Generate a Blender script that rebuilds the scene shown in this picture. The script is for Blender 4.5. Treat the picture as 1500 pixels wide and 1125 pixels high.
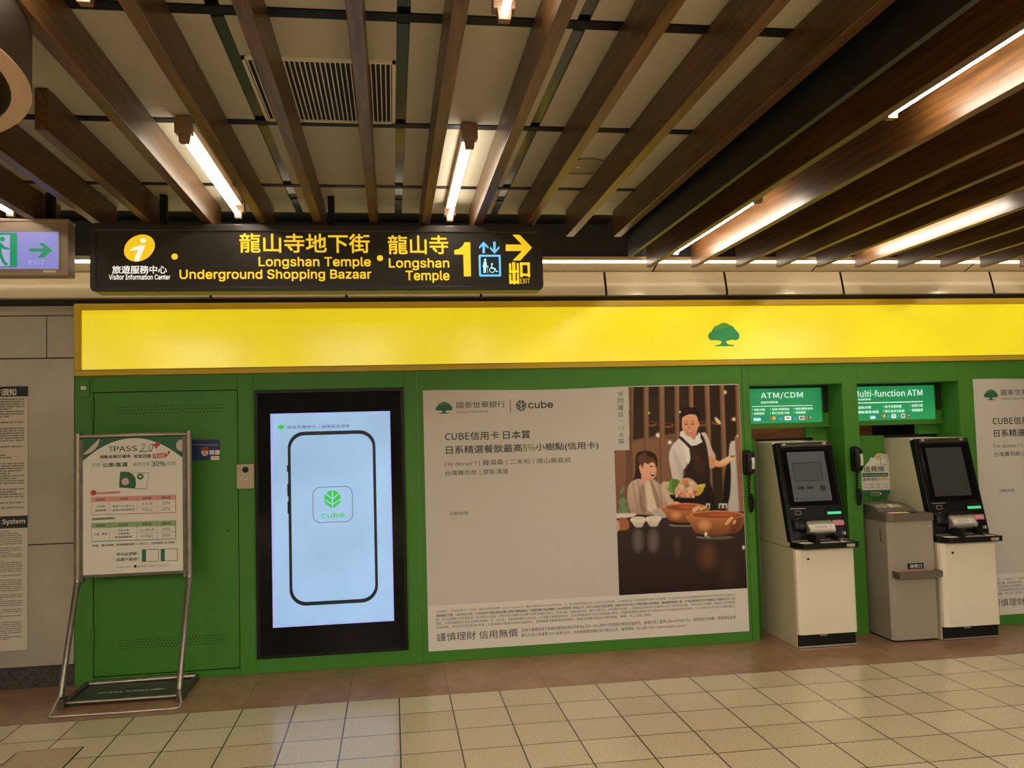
import bpy, bmesh, math, random
import numpy as np
from mathutils import Matrix, Vector

random.seed(7)
np.random.seed(7)
SC = bpy.context.scene
COL = SC.collection
for o in list(bpy.data.objects):
    bpy.data.objects.remove(o)

# ------------------------------------------------------------------ camera
FPX, YAW, PITCH, ROLL = 1240.5, .14179, .05446, -.02761
CAM = np.array([0.0, -5.64, 1.5])


def cam_axes():
    cy, sy = math.cos(YAW), math.sin(YAW)
    cp, sp = math.cos(PITCH), math.sin(PITCH)
    fw = np.array([sy * cp, cy * cp, sp])
    rt = np.array([cy, -sy, 0.0])
    up = np.cross(rt, fw)
    c, s = math.cos(ROLL), math.sin(ROLL)
    return c * rt + s * up, -s * rt + c * up, fw


RT, UP, FW = cam_axes()
cam = bpy.data.objects.new('camera', bpy.data.cameras.new('camera'))
COL.objects.link(cam)
M4 = Matrix.Identity(4)
for i in range(3):
    M4[i][0], M4[i][1], M4[i][2], M4[i][3] = RT[i], UP[i], -FW[i], CAM[i]
cam.matrix_world = M4
cam.data.sensor_fit = 'HORIZONTAL'
cam.data.sensor_width = 36
cam.data.lens = FPX / 1500 * 36
cam.data.clip_start = .05
SC.camera = cam

# ------------------------------------------------------------------ world, exposure
W = bpy.data.worlds.new('station_hall')
SC.world = W
W.use_nodes = True
W.node_tree.nodes['Background'].inputs[0].default_value = (1.0, .94, .80, 1)
W.node_tree.nodes['Background'].inputs[1].default_value = .35
SC.view_settings.view_transform = 'Standard'
SC.view_settings.look = 'None'
SC.view_settings.exposure = 0
SC.view_settings.gamma = 1
SC.view_settings.use_curve_mapping = False
SC.cycles.use_denoising = True
SC.cycles.max_bounces = 8
SC.cycles.sample_clamp_indirect = 4

TUBE_L = 21.0      # radiance of the fluorescent tubes
HALL_L = 30.0      # radiance of the unseen panel lights added in the hall behind
LED_L = 8.0       # radiance of the strip along the bulkhead


# ------------------------------------------------------------------ measuring helpers
def ray(px, py):
    return RT * ((px - 750) / FPX) - UP * ((py - 562.5) / FPX) + FW


def at(px, py, Y=0.0):
    d = ray(px, py)
    return CAM + d * ((Y - CAM[1]) / d[1])


def atp(px, py, P, N):
    d = ray(px, py)
    P = np.array(P); N = np.array(N)
    return CAM + d * (np.dot(P - CAM, N) / np.dot(d, N))


def proj_arr(P):
    v = P - CAM
    x, y, z = v @ RT, v @ UP, v @ FW
    return 750 + FPX * x / z, 562.5 - FPX * y / z


def srgb(r, g, b):
    f = lambda c: (c / 12.92 if c <= .04045 else ((c + .055) / 1.055) ** 2.4)
    return tuple(f(c / 255) for c in (r, g, b)) + (1,)


# ------------------------------------------------------------------ materials
MAT = {}


def mat(name, col, rough=.5, metal=0.0, emit=0.0, ecol=None, noise=0.0, nscale=8.0, spec=.5, bump=0.0, coat=0.0):
    if name in MAT:
        return MAT[name]
    m = bpy.data.materials.new(name)
    m.use_nodes = True
    nt = m.node_tree
    p = nt.nodes['Principled BSDF']
    p.inputs['Base Color'].default_value = col
    p.inputs['Roughness'].default_value = rough
    p.inputs['Metallic'].default_value = metal
    p.inputs['Specular IOR Level'].default_value = spec
    p.inputs['Coat Weight'].default_value = coat
    if emit:
        p.inputs['Emission Color'].default_value = ecol or col
        p.inputs['Emission Strength'].default_value = emit
    if noise or bump:
        tc = nt.nodes.new('ShaderNodeTexCoord')
        n = nt.nodes.new('ShaderNodeTexNoise')
        n.inputs['Scale'].default_value = nscale
        n.inputs['Detail'].default_value = 5
        nt.links.new(tc.outputs['Object'], n.inputs['Vector'])
        if noise:
            r = nt.nodes.new('ShaderNodeValToRGB')
            r.color_ramp.elements[0].position = .3
            r.color_ramp.elements[1].position = .7
            r.color_ramp.elements[0].color = tuple(c * (1 - noise) for c in col[:3]) + (1,)
            r.color_ramp.elements[1].color = tuple(min(1, c * (1 + noise)) for c in col[:3]) + (1,)
            nt.links.new(n.outputs['Fac'], r.inputs['Fac'])
            nt.links.new(r.outputs['Color'], p.inputs['Base Color'])
            if emit:
                nt.links.new(r.outputs['Color'], p.inputs['Emission Color'])
        if bump:
            b = nt.nodes.new('ShaderNodeBump')
            b.inputs['Strength'].default_value = bump
            b.inputs['Distance'].default_value = .002
            nt.links.new(n.outputs['Fac'], b.inputs['Height'])
            nt.links.new(b.outputs['Normal'], p.inputs['Normal'])
    MAT[name] = m
    return m


def wood_mat(name, c1, c2, rough=.42, scale=(26, 1.2, 26)):
    m = bpy.data.materials.new(name)
    m.use_nodes = True
    nt = m.node_tree
    p = nt.nodes['Principled BSDF']
    p.inputs['Roughness'].default_value = rough
    tc = nt.nodes.new('ShaderNodeTexCoord')
    mp = nt.nodes.new('ShaderNodeMapping')
    mp.inputs['Scale'].default_value = scale
    n = nt.nodes.new('ShaderNodeTexNoise')
    n.inputs['Scale'].default_value = 2.2
    n.inputs['Detail'].default_value = 6
    n.inputs['Distortion'].default_value = .6
    r = nt.nodes.new('ShaderNodeValToRGB')
    r.color_ramp.elements[0].position = .36
    r.color_ramp.elements[1].position = .66
    r.color_ramp.elements[0].color = c1
    r.color_ramp.elements[1].color = c2
    nt.links.new(tc.outputs['Object'], mp.inputs['Vector'])
    nt.links.new(mp.outputs['Vector'], n.inputs['Vector'])
    nt.links.new(n.outputs['Fac'], r.inputs['Fac'])
    nt.links.new(r.outputs['Color'], p.inputs['Base Color'])
    MAT[name] = m
    return m


def tile_mat():
    m = bpy.data.materials.new('floor_tiles')
    m.use_nodes = True
    nt = m.node_tree
    p = nt.nodes['Principled BSDF']
    tc = nt.nodes.new('ShaderNodeTexCoord')
    mp = nt.nodes.new('ShaderNodeMapping')
    mp.inputs['Location'].default_value = (-.0095, .693, 0)
    br = nt.nodes.new('ShaderNodeTexBrick')
    br.offset = 0
    br.squash = 1
    br.inputs['Scale'].default_value = 1
    br.inputs['Brick Width'].default_value = .2855
    br.inputs['Row Height'].default_value = .2885
    br.inputs['Mortar Size'].default_value = .0038
    br.inputs['Mortar Smooth'].default_value = .1
    br.inputs['Bias'].default_value = 0
    br.inputs['Color1'].default_value = srgb(226, 208, 176)
    br.inputs['Color2'].default_value = srgb(214, 196, 162)
    br.inputs['Mortar'].default_value = srgb(84, 66, 44)
    n = nt.nodes.new('ShaderNodeTexNoise')
    n.inputs['Scale'].default_value = 130
    n.inputs['Detail'].default_value = 3
    r = nt.nodes.new('ShaderNodeValToRGB')
    r.color_ramp.elements[0].position = .32
    r.color_ramp.elements[1].position = .62
    r.color_ramp.elements[0].color = (.72, .70, .66, 1)
    r.color_ramp.elements[1].color = (1, 1, 1, 1)
    mx = nt.nodes.new('ShaderNodeMix')
    mx.data_type = 'RGBA'
    mx.blend_type = 'MULTIPLY'
    mx.inputs[0].default_value = 1
    nt.links.new(tc.outputs['Object'], mp.inputs['Vector'])
    nt.links.new(mp.outputs['Vector'], br.inputs['Vector'])
    nt.links.new(tc.outputs['Object'], n.inputs['Vector'])
    nt.links.new(n.outputs['Fac'], r.inputs['Fac'])
    nt.links.new(br.outputs['Color'], mx.inputs[6])
    nt.links.new(r.outputs['Color'], mx.inputs[7])
    nt.links.new(mx.outputs[2], p.inputs['Base Color'])
    p.inputs['Roughness'].default_value = .2
    b = nt.nodes.new('ShaderNodeBump')
    b.inputs['Strength'].default_value = .06
    b.inputs['Distance'].default_value = .003
    nt.links.new(n.outputs['Fac'], b.inputs['Height'])
    nt.links.new(b.outputs['Normal'], p.inputs['Normal'])
    MAT['floor_tiles'] = m
    return m


def marble_mat():
    m = bpy.data.materials.new('brown_marble')
    m.use_nodes = True
    nt = m.node_tree
    p = nt.nodes['Principled BSDF']
    tc = nt.nodes.new('ShaderNodeTexCoord')
    mp = nt.nodes.new('ShaderNodeMapping')
    mp.inputs['Location'].default_value = (.2755, .693, 0)
    br = nt.nodes.new('ShaderNodeTexBrick')
    br.offset = 0
    br.inputs['Scale'].default_value = 1
    br.inputs['Brick Width'].default_value = .571
    br.inputs['Row Height'].default_value = 3
    br.inputs['Mortar Size'].default_value = .0016
    br.inputs['Color1'].default_value = srgb(172, 134, 104)
    br.inputs['Color2'].default_value = srgb(158, 122, 94)
    br.inputs['Mortar'].default_value = srgb(76, 54, 36)
    n = nt.nodes.new('ShaderNodeTexNoise')
    n.inputs['Scale'].default_value = 5
    n.inputs['Detail'].default_value = 9
    n.inputs['Roughness'].default_value = .68
    n.inputs['Distortion'].default_value = .8
    r = nt.nodes.new('ShaderNodeValToRGB')
    r.color_ramp.elements[0].position = .3
    r.color_ramp.elements[1].position = .72
    r.color_ramp.elements[0].color = (.60, .56, .52, 1)
    r.color_ramp.elements[1].color = (1.1, 1.05, 1.0, 1)
    mx = nt.nodes.new('ShaderNodeMix')
    mx.data_type = 'RGBA'
    mx.blend_type = 'MULTIPLY'
    mx.inputs[0].default_value = 1
    nt.links.new(tc.outputs['Object'], mp.inputs['Vector'])
    nt.links.new(mp.outputs['Vector'], br.inputs['Vector'])
    nt.links.new(tc.outputs['Object'], n.inputs['Vector'])
    nt.links.new(n.outputs['Fac'], r.inputs['Fac'])
    nt.links.new(br.outputs['Color'], mx.inputs[6])
    nt.links.new(r.outputs['Color'], mx.inputs[7])
    nt.links.new(mx.outputs[2], p.inputs['Base Color'])
    p.inputs['Roughness'].default_value = .3
    MAT['brown_marble'] = m
    return m


def vcol_mat(name, rough=.5, spec=.15):
    m = bpy.data.materials.new(name)
    m.use_nodes = True
    p = m.node_tree.nodes['Principled BSDF']
    a = m.node_tree.nodes.new('ShaderNodeVertexColor')
    a.layer_name = 'print'
    m.node_tree.links.new(a.outputs['Color'], p.inputs['Base Color'])
    p.inputs['Roughness'].default_value = rough
    p.inputs['Specular IOR Level'].default_value = spec
    MAT[name] = m
    return m


GREEN = mat('green_painted_metal', (.058, .215, .022, 1), .42, spec=.3, noise=.06, nscale=3)
GREEN_D = mat('dark_gap', (.006, .014, .004, 1), .7)
YFRAME = mat('yellow_frame', (.62, .40, .010, 1), .45)
YPANEL = mat('lit_yellow_acrylic', (.78, .635, .018, 1), .16, emit=.66, noise=.07, nscale=1.7)
BEIGE = mat('beige_enamel_panel', srgb(198, 184, 154), .20, noise=.02, nscale=2)
STEELW = mat('warm_grey_wall_panel', srgb(164, 154, 137), .34, metal=.3, noise=.16, nscale=1.3)
DARKSEAM = mat('dark_seam', (.018, .014, .010, 1), .7)
GRANITE = mat('dark_granite', (.045, .036, .028, 1), .5, noise=.6, nscale=60)
CEILP = mat('ceiling_panel', srgb(176, 167, 145), .65, noise=.02)
CJOINT = mat('dark_ceiling_joint', (.008, .007, .006, 1), .5, spec=.15)
DFASCIA = mat('dark_bulkhead_paint', (.030, .027, .024, 1), .55)
BEAM = wood_mat('dark_brown_wood', srgb(66, 42, 17), srgb(104, 68, 32), .36)
BEAM.node_tree.nodes['Principled BSDF'].inputs['Specular IOR Level'].default_value = .5
JBOARD = mat('dark_green_board', (.008, .009, .005, 1), .4)
BLACK = mat('black_plastic', (.008, .007, .006, 1), .28, spec=.25)
BLACKM = mat('black_matt', (.010, .009, .008, 1), .6, spec=.2)
GLASSB = mat('black_glass', (.005, .005, .005, 1), .08, spec=.15)
SIGNB = mat('sign_black_face', (.040, .036, .030, 1), .34, spec=.25)
SIGNH = mat('sign_housing_dark', (.030, .027, .023, 1), .4)
YTXT = mat('lit_yellow_lettering', (.85, .55, .02, 1), .5, emit=.72, ecol=(.90, .60, .015, 1))
WTXT = mat('lit_white_lettering', (.9, .9, .88, 1), .5, emit=.75, ecol=(1, .96, .9, 1))
BTXT = mat('lit_blue_pictogram', (.15, .5, .85, 1), .5, emit=.85, ecol=(.12, .50, .88, 1))
BTXT2 = mat('lit_pale_pictogram', (.5, .8, .9, 1), .5, emit=.8, ecol=(.45, .80, .92, 1))
NAVY = mat('lit_navy_field', (.01, .03, .07, 1), .5)
TUBE = mat('lit_fluorescent_tube', (1, .9, .8, 1), .4, emit=TUBE_L, ecol=(1, .92, .76, 1))
LED = mat('lit_led_strip', (1, .9, .8, 1), .4, emit=LED_L, ecol=(1, .86, .66, 1))
TUBE2 = mat('lit_bright_fluorescent_tube', (1, .9, .8, 1), .4, emit=TUBE_L * 3.0, ecol=(1, .90, .74, 1))
BATTEN = mat('white_batten_metal', srgb(214, 190, 160), .45)
HOLDER = mat('lamp_holder_plastic', srgb(120, 92, 70), .5)
PAPER = mat('poster_paper_grey', srgb(206, 197, 186), .55, noise=.01)
PAPERW = mat('poster_paper_white', srgb(226, 217, 206), .5)
INK = mat('ink_black', (.016, .014, .013, 1), .6)
INKG = mat('ink_grey', (.10, .09, .08, 1), .6)
INKF = mat('ink_fine_grey', (.20, .18, .155, 1), .6)
INKGREEN = mat('ink_green', (.07, .24, .04, 1), .6)
INKGREEN2 = mat('ink_dark_green', (.02, .13, .05, 1), .6)
INKLG = mat('ink_light_green', (.28, .42, .18, 1), .6)
INKRED = mat('ink_red', (.50, .05, .035, 1), .6)
INKPINK = mat('ink_pink', (.72, .32, .26, 1), .6)
INKPURPLE = mat('ink_purple', (.16, .11, .28, 1), .6)
INKPALE = mat('ink_pale_pink', (.62, .48, .46, 1), .6)
INKGOLD = mat('ink_gold', (.55, .38, .10, 1), .6)
INKNAVY = mat('ink_navy', (.012, .025, .12, 1), .5)
INKBLUE = mat('ink_blue', (.05, .14, .5, 1), .5)
INKW = mat('ink_white', srgb(228, 220, 208), .55)
NOTICE = mat('notice_paper', srgb(205, 192, 172), .6)
STAINL = mat('brushed_stainless', (.36, .31, .25, 1), .28, metal=1.0, noise=.1, nscale=20)
STAIND = mat('dull_stainless', (.15, .125, .10, 1), .42, metal=.8, noise=.2, nscale=14)
PLATEG = mat('grey_green_base_plate', (.050, .056, .045, 1), .45)
CREAM = mat('cream_cabinet_paint', srgb(236, 222, 196), .45, noise=.015)
CREAMS = mat('beige_side_paint', srgb(212, 200, 166), .5, noise=.03, nscale=3)
GREYB = mat('grey_machine_paint', srgb(158, 147, 130), .48, noise=.03, nscale=4)
GREYD = mat('dark_grey_machine_lid', srgb(100, 90, 76), .42)
SILVER = mat('silver_trim', (.62, .56, .48, 1), .28, metal=.7)
INTERC = mat('intercom_beige', srgb(186, 168, 140), .5)
GLOWG = mat('lit_green_slot', (.05, .5, .2, 1), .5, emit=.55, ecol=(.05, .80, .30, 1))
GLOWO = mat('lit_orange_slot', (.7, .35, .18, 1), .5, emit=.35, ecol=(.9, .42, .2, 1))
SCRG = mat('grey_terminal_screen', (.06, .062, .06, 1), .2, emit=.05, ecol=(.60, .66, .64, 1))
SCRG2 = mat('grey_terminal_screen_window', (.07, .07, .07, 1), .2, emit=.022, ecol=(.60, .66, .66, 1))
SCRG3 = mat('grey_terminal_screen_marks', (.04, .04, .04, 1), .2, emit=.015)
SCRD = mat('dim_terminal_screen', (.05, .05, .048, 1), .25, spec=.15)
SCRD2 = mat('dim_terminal_screen_line', (.062, .062, .062, 1), .2)
LCDBG = mat('lit_lcd_pale_blue', (.3, .5, .8, 1), .25, emit=.66, ecol=(.42, .66, 1.0, 1), noise=.10, nscale=2.2)
LCDED = mat('lit_lcd_violet_edge', (.3, .4, .8, 1), .25, emit=.62, ecol=(.42, .50, 1.0, 1))
LCDDK = mat('lcd_dark_line', (.010, .016, .035, 1), .25)
LCDGY = mat('lcd_grey_line', (.12, .2, .3, 1), .25, emit=.22, ecol=(.45, .7, .9, 1))
LCDTX = mat('lcd_text', (.03, .05, .12, 1), .25, emit=.10, ecol=(.3, .4, .8, 1))
LCDGN = mat('lit_lcd_green', (.05, .5, .06, 1), .25, emit=.55, ecol=(.03, .62, .07, 1))
ATMG = mat('lit_green_sign', (.02, .35, .12, 1), .35, emit=.42, ecol=(.012, .52, .16, 1), noise=.12, nscale=5)
ATMW = mat('lit_sign_white', (.8, .9, .85, 1), .4, emit=.7, ecol=(.72, 1.0, .88, 1))
ATMB = mat('lit_sign_blue', (.05, .2, .6, 1), .4, emit=.6, ecol=(.06, .30, .85, 1))
ATMR = mat('lit_sign_red', (.6, .05, .03, 1), .4, emit=.6, ecol=(.75, .08, .04, 1))
ATMY = mat('lit_sign_amber', (.8, .4, .08, 1), .4, emit=.6, ecol=(.95, .5, .1, 1))
ATMT = mat('lit_sign_teal', (.02, .25, .3, 1), .4, emit=.3, ecol=(.01, .28, .34, 1))
ATMK = mat('lit_sign_dark', (.05, .04, .08, 1), .4, emit=.05)
EXITL = mat('lit_exit_lavender', (.12, .12, .22, 1), .3, emit=.52, ecol=(.36, .36, 1.0, 1))
EXITG = mat('lit_exit_green', (.01, .22, .11, 1), .3, emit=.30, ecol=(.0, .52, .26, 1))
EXITF = mat('lit_exit_faded', (.3, .4, .6, 1), .3, emit=.5, ecol=(.28, .42, .66, 1))
EXITH = mat('exit_housing_metal', srgb(150, 132, 112), .4, metal=.3)
LOGOG = mat('logo_green', (.03, .30, .10, 1), .4, emit=.10, ecol=(.02, .5, .12, 1))
LOGOG2 = mat('logo_light_green', (.10, .40, .06, 1), .4, emit=.12, ecol=(.08, .5, .05, 1))
BACKW = wood_mat('back_room_wood', srgb(120, 74, 44), srgb(150, 100, 62), .5, (3, 3, 20))
GRILL = mat('vent_louver_paint', srgb(214, 202, 176), .45)
SPEAK = mat('speaker_grille', srgb(140, 126, 100), .5)
RINGW = wood_mat('collar_brown_panel', srgb(40, 26, 12), srgb(56, 37, 19), .5, (6, 6, 6))
RINGB = mat('collar_pale_rim', srgb(188, 158, 134), .5)
HATCH = mat('hatch_cover_tile', srgb(186, 164, 130), .45, noise=.08, nscale=40)
REDTRAY = mat('red_tray_lining', (.35, .05, .02, 1), .5)
PINKST = mat('pink_sticker', (.65, .16, .24, 1), .4, emit=.06)
PHOTO = vcol_mat('printed_photograph', .42)
tile_mat()
marble_mat()

# ------------------------------------------------------------------ mesh builder
_txt = {}


import os
FONTS = {}
for k, fn in (('latin', 'Inter.woff2'), ('cjk', 'Noto Sans CJK Regular.woff2')):      # Blender's own bundled fonts
    try:
        FONTS[k] = bpy.data.fonts.load(os.path.join(bpy.utils.system_resource('DATAFILES', path='fonts'), fn))
    except Exception:
        FONTS[k] = None


def text_geo(s, shear=0.0):
    key = (s, shear)
    if key in _txt:
        return _txt[key]
    cu = bpy.data.curves.new('t', 'FONT')
    cu.body = s
    cu.size = 1
    cu.resolution_u = 2
    han = any(ord(ch) > 0x2fff for ch in s)
    mixed = han and len(s) < 30 and any(ch.isascii() and ch.isalnum() for ch in s)
    grotesk = s in ('Longshan Temple', 'Underground Shopping Bazaar', 'Longshan', 'Temple', 'Visitor Information Center', 'cube')
    fo = FONTS['latin'] if grotesk else (None if han and not mixed else FONTS['cjk'])
    if fo:
        cu.font = fo
    cu.shear = shear
    ob = bpy.data.objects.new('t', cu)
    COL.objects.link(ob)
    dg = bpy.context.evaluated_depsgraph_get()
    me = bpy.data.meshes.new_from_object(ob.evaluated_get(dg))
    n = len(me.vertices)
    co = np.zeros(n * 3)
    me.vertices.foreach_get('co', co)
    co = co.reshape(-1, 3)[:, :2]
    faces = [tuple(p.vertices) for p in me.polygons]
    bpy.data.objects.remove(ob)
    bpy.data.curves.remove(cu)
    bpy.data.meshes.remove(me)
    if n == 0:
        co = np.zeros((1, 2)); faces = []
    mn, mx = co.min(0), co.max(0)
    co = (co - mn) / np.maximum(mx - mn, 1e-6)
    _txt[key] = (co, faces)
    return _txt[key]


class MB:
    def __init__(s):
        s.v, s.f, s.m, s.mats, s.sm = [], [], [], [], []

    def mi(s, m):
        if m not in s.mats:
            s.mats.append(m)
        return s.mats.index(m)

    def add(s, vs, fs, m, smooth=False):
        b = len(s.v)
        k = s.mi(m)
        s.v += [tuple(float(c) for c in p) for p in vs]
        for f in fs:
            s.f.append(tuple(i + b for i in f))
            s.m.append(k)
            s.sm.append(smooth)

    def box(s, x0, x1, y0, y1, z0, z1, m):
        x0, x1 = min(x0, x1), max(x0, x1)
        y0, y1 = min(y0, y1), max(y0, y1)
        z0, z1 = min(z0, z1), max(z0, z1)
        vs = [(x, y, z) for z in (z0, z1) for y in (y0, y1) for x in (x0, x1)]
        s.add(vs, [(0, 2, 3, 1), (4, 5, 7, 6), (0, 1, 5, 4), (2, 6, 7, 3), (0, 4, 6, 2), (1, 3, 7, 5)], m)

    def fbox(s, F, u0, u1, v0, v1, w0, w1, m):
        P = [F(u, v, w) for w in (w0, w1) for v in (v0, v1) for u in (u0, u1)]
        s.add(P, [(0, 2, 3, 1), (4, 5, 7, 6), (0, 1, 5, 4), (2, 6, 7, 3), (0, 4, 6, 2), (1, 3, 7, 5)], m)

    def poly(s, F, pts, w, m):
        s.add([F(u, v, w) for u, v in pts], [tuple(range(len(pts)))], m)

    def rect(s, F, u0, u1, v0, v1, w, m):
        s.poly(F, [(u0, v0), (u1, v0), (u1, v1), (u0, v1)], w, m)

    def prism(s, F, pts, w0, w1, m, msides=None):
        n = len(pts)
        P = [F(u, v, w0) for u, v in pts] + [F(u, v, w1) for u, v in pts]
        s.add(P, [tuple(range(n))[::-1], tuple(range(n, 2 * n))], m)
        s.add(P, [(i, (i + 1) % n, n + (i + 1) % n, n + i) for i in range(n)], msides or m)

    def strip(s, F, outer, inner, w, m):
        n = len(outer)
        P = [F(u, v, w) for u, v in outer] + [F(u, v, w) for u, v in inner]
        s.add(P, [(i, (i + 1) % n, n + (i + 1) % n, n + i) for i in range(n)], m)

    def line(s, F, pts, th, w, m, closed=False):
        n = len(pts)
        for i in range(n if closed else n - 1):
            a = np.array(pts[i], float); b = np.array(pts[(i + 1) % n], float)
            d = b - a
            L = np.hypot(*d)
            if L < 1e-9:
                continue
            d /= L
            nn = np.array([-d[1], d[0]]) * th / 2
            a = a - d * th * .3; b = b + d * th * .3
            s.poly(F, [a - nn, b - nn, b + nn, a + nn], w, m)

    def disc(s, F, u, v, r, w, m, ry=None, n=28, a0=0, a1=2 * math.pi):
        ry = ry or r
        s.poly(F, [(u + r * math.cos(a0 + (a1 - a0) * i / n), v + ry * math.sin(a0 + (a1 - a0) * i / n)) for i in range(n if a1 - a0 > 6.2 else n + 1)], w, m)

    def text(s, F, st, u0, u1, v0, v1, w, m, bold=0.0, shear=0.0):
        co, fs = text_geo(st, shear)
        d = max(0.0, bold) * abs(v1 - v0) * .62
        du = d if u1 > u0 else -d
        dv = d if v1 > v0 else -d
        a0, a1, b0, b1 = u0 + du, u1 - du, v0 + dv, v1 - dv
        for k, (ox, oy) in enumerate(((-1, -1), (1, -1), (1, 1), (-1, 1)) if d else ((0, 0),)):
            s.add([F(a0 + (a1 - a0) * a + ox * du, b0 + (b1 - b0) * b + oy * dv, w + .00012 * k) for a, b in co], fs, m)

    def tube(s, path, r, m, n=10, closed=False, cap=True):
        P = [np.array(p, float) for p in path]
        N = len(P)
        prev = None
        rings = []
        for i in range(N):
            if closed:
                t = P[(i + 1) % N] - P[i - 1]
            else:
                t = P[min(i + 1, N - 1)] - P[max(i - 1, 0)]
            t = t / (np.linalg.norm(t) + 1e-12)
            if prev is None:
                a = np.array([0, 0, 1.0]) if abs(t[2]) < .9 else np.array([1.0, 0, 0])
                x = np.cross(t, a)
            else:
                x = prev - t * np.dot(prev, t)
            x /= np.linalg.norm(x)
            prev = x
            y = np.cross(t, x)
            rr = r[i] if hasattr(r, '__len__') else r
            rings.append([P[i] + rr * (math.cos(2 * math.pi * k / n) * x + math.sin(2 * math.pi * k / n) * y) for k in range(n)])
        vs = [p for ring in rings for p in ring]
        fs = []
        for i in range(N if closed else N - 1):
            j = (i + 1) % N
            for k in range(n):
                fs.append((i * n + k, i * n + (k + 1) % n, j * n + (k + 1) % n, j * n + k))
        s.add(vs, fs, m, True)
        if cap and not closed:
            s.add(rings[0], [tuple(range(n))[::-1]], m)
            s.add(rings[-1], [tuple(range(n))], m)

    def build(s, name, parent=None, bevel=0.0, kind=None, seg=2):
        me = bpy.data.meshes.new(name)
        vs, par = s.v, (0, 0, 0)
        if parent is not None:
            q = parent
            off = np.zeros(3)
            while q is not None:
                off += np.array(q.location)
                q = q.parent
            vs = [(a - off[0], b - off[1], c - off[2]) for a, b, c in s.v]
        me.from_pydata(vs, [], s.f)
        for m in s.mats:
            me.materials.append(m)
        me.polygons.foreach_set('material_index', s.m)
        me.polygons.foreach_set('use_smooth', s.sm)
        me.update()
        o = bpy.data.objects.new(name, me)
        COL.objects.link(o)
        if parent is not None:
            o.parent = parent
        if bevel:
            b = o.modifiers.new('bevel', 'BEVEL')
            b.width = bevel
            b.segments = seg
            b.limit_method = 'ANGLE'
            b.angle_limit = math.radians(50)
        if kind:
            o['kind'] = kind
        return o


def tag(o, label, cat, group=None):
    o['label'] = label
    o['category'] = cat
    if group:
        o['group'] = group
    return o


def thing(name, label, cat, loc=(0, 0, 0), group=None):
    o = bpy.data.objects.new(name, None)
    COL.objects.link(o)
    o.location = loc
    o.empty_display_size = .1
    return tag(o, label, cat, group)


def copy_tree(o, off=(0, 0, 0), parent=None):
    c = o.copy()
    COL.objects.link(c)
    c.parent = parent
    if parent is None:
        c.location = Vector(o.location) + Vector(off)
    for ch in list(o.children):
        copy_tree(ch, parent=c)
    return c


def wallF(Y):
    return lambda u, v, w: (u, Y - w, v)


def rrect(u0, u1, v0, v1, r, n=6):
    pts = []
    for cx, cy, a in ((u1 - r, v1 - r, 0), (u0 + r, v1 - r, 90), (u0 + r, v0 + r, 180), (u1 - r, v0 + r, 270)):
        for i in range(n + 1):
            t = math.radians(a + 90 * i / n)
            pts.append((cx + r * math.cos(t), cy + r * math.sin(t)))
    return pts


def pxbox(l, b, r, t, Y):
    A, B = at(l, b, Y), at(r, t, Y)
    return A[0], B[0], A[2], B[2]


def pxtext(mb, st, l, b, r, t, Y, w, m, bold=0.0, shear=0.0):
    mb.text(wallF(Y), st, *pxbox(l, b, r, t, Y), w, m, bold, shear)


def pxpoly(mb, pts, Y, w, m):
    mb.poly(wallF(Y), [(at(x, y, Y)[0], at(x, y, Y)[2]) for x, y in pts], w, m)


def pxrect(mb, l, b, r, t, Y, w, m):
    mb.rect(wallF(Y), *pxbox(l, b, r, t, Y), w, m)


def tree_logo(mb, F, u0, u1, v0, v1, w, m1, m2):
    S = lambda pts: [(u0 + (u1 - u0) * a, v0 + (v1 - v0) * b) for a, b in pts]
    mb.poly(F, S([(.2, 0), (.82, 0), (.80, .05), (.62, .08), (.57, .16), (.57, .3), (.42, .3), (.42, .16), (.37, .08), (.22, .05)]), w, m1)
    can = [(.40, .22), (.25, .27), (.10, .25), (.02, .33), (0, .44), (.04, .56), (.12, .63), (.16, .75), (.24, .86), (.33, .90), (.42, .97), (.52, 1), (.62, .97),
           (.70, .91), (.80, .84), (.86, .73), (.93, .62), (.99, .52), (1, .40), (.96, .29), (.86, .24), (.74, .27), (.60, .22)]
    mb.poly(F, S(can), w + .0004, m1)
    mb.poly(F, S([(.16, .72), (.24, .85), (.33, .89), (.42, .96), (.52, .985), (.62, .955), (.70, .90), (.79, .83), (.6, .80), (.4, .72), (.26, .68)]), w + .0008, m2)


def leaf_logo(mb, F, u0, u1, v0, v1, w, m):
    for sg in (0, 1):
        q = lambda a, b: (u0 + (u1 - u0) * (a if sg else 1 - a), v0 + (v1 - v0) * b)
        for pts in ([(.535, 1), (.70, .95), (.84, .84), (.535, .56)], [(.535, .49), (.89, .80), (.985, .62), (.99, .56), (.535, .27)], [(.535, .20), (.99, .49), (.95, .33), (.535, 0)]):
            P = [q(a, b) for a, b in pts]
            mb.poly(F, P if sg else P[::-1], w, m)


# ================================================================== SETTING
XL, XR, YB = -13.0, 16.0, -6.9
b = MB(); b.box(XL, XR, -14, -.693, -.05, 0, MAT['floor_tiles']); b.build('floor', kind='structure')
b = MB(); b.box(XL, XR, -.693, 1.7, -.05, 0, MAT['brown_marble']); b.build('trim_1', kind='structure')

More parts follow.
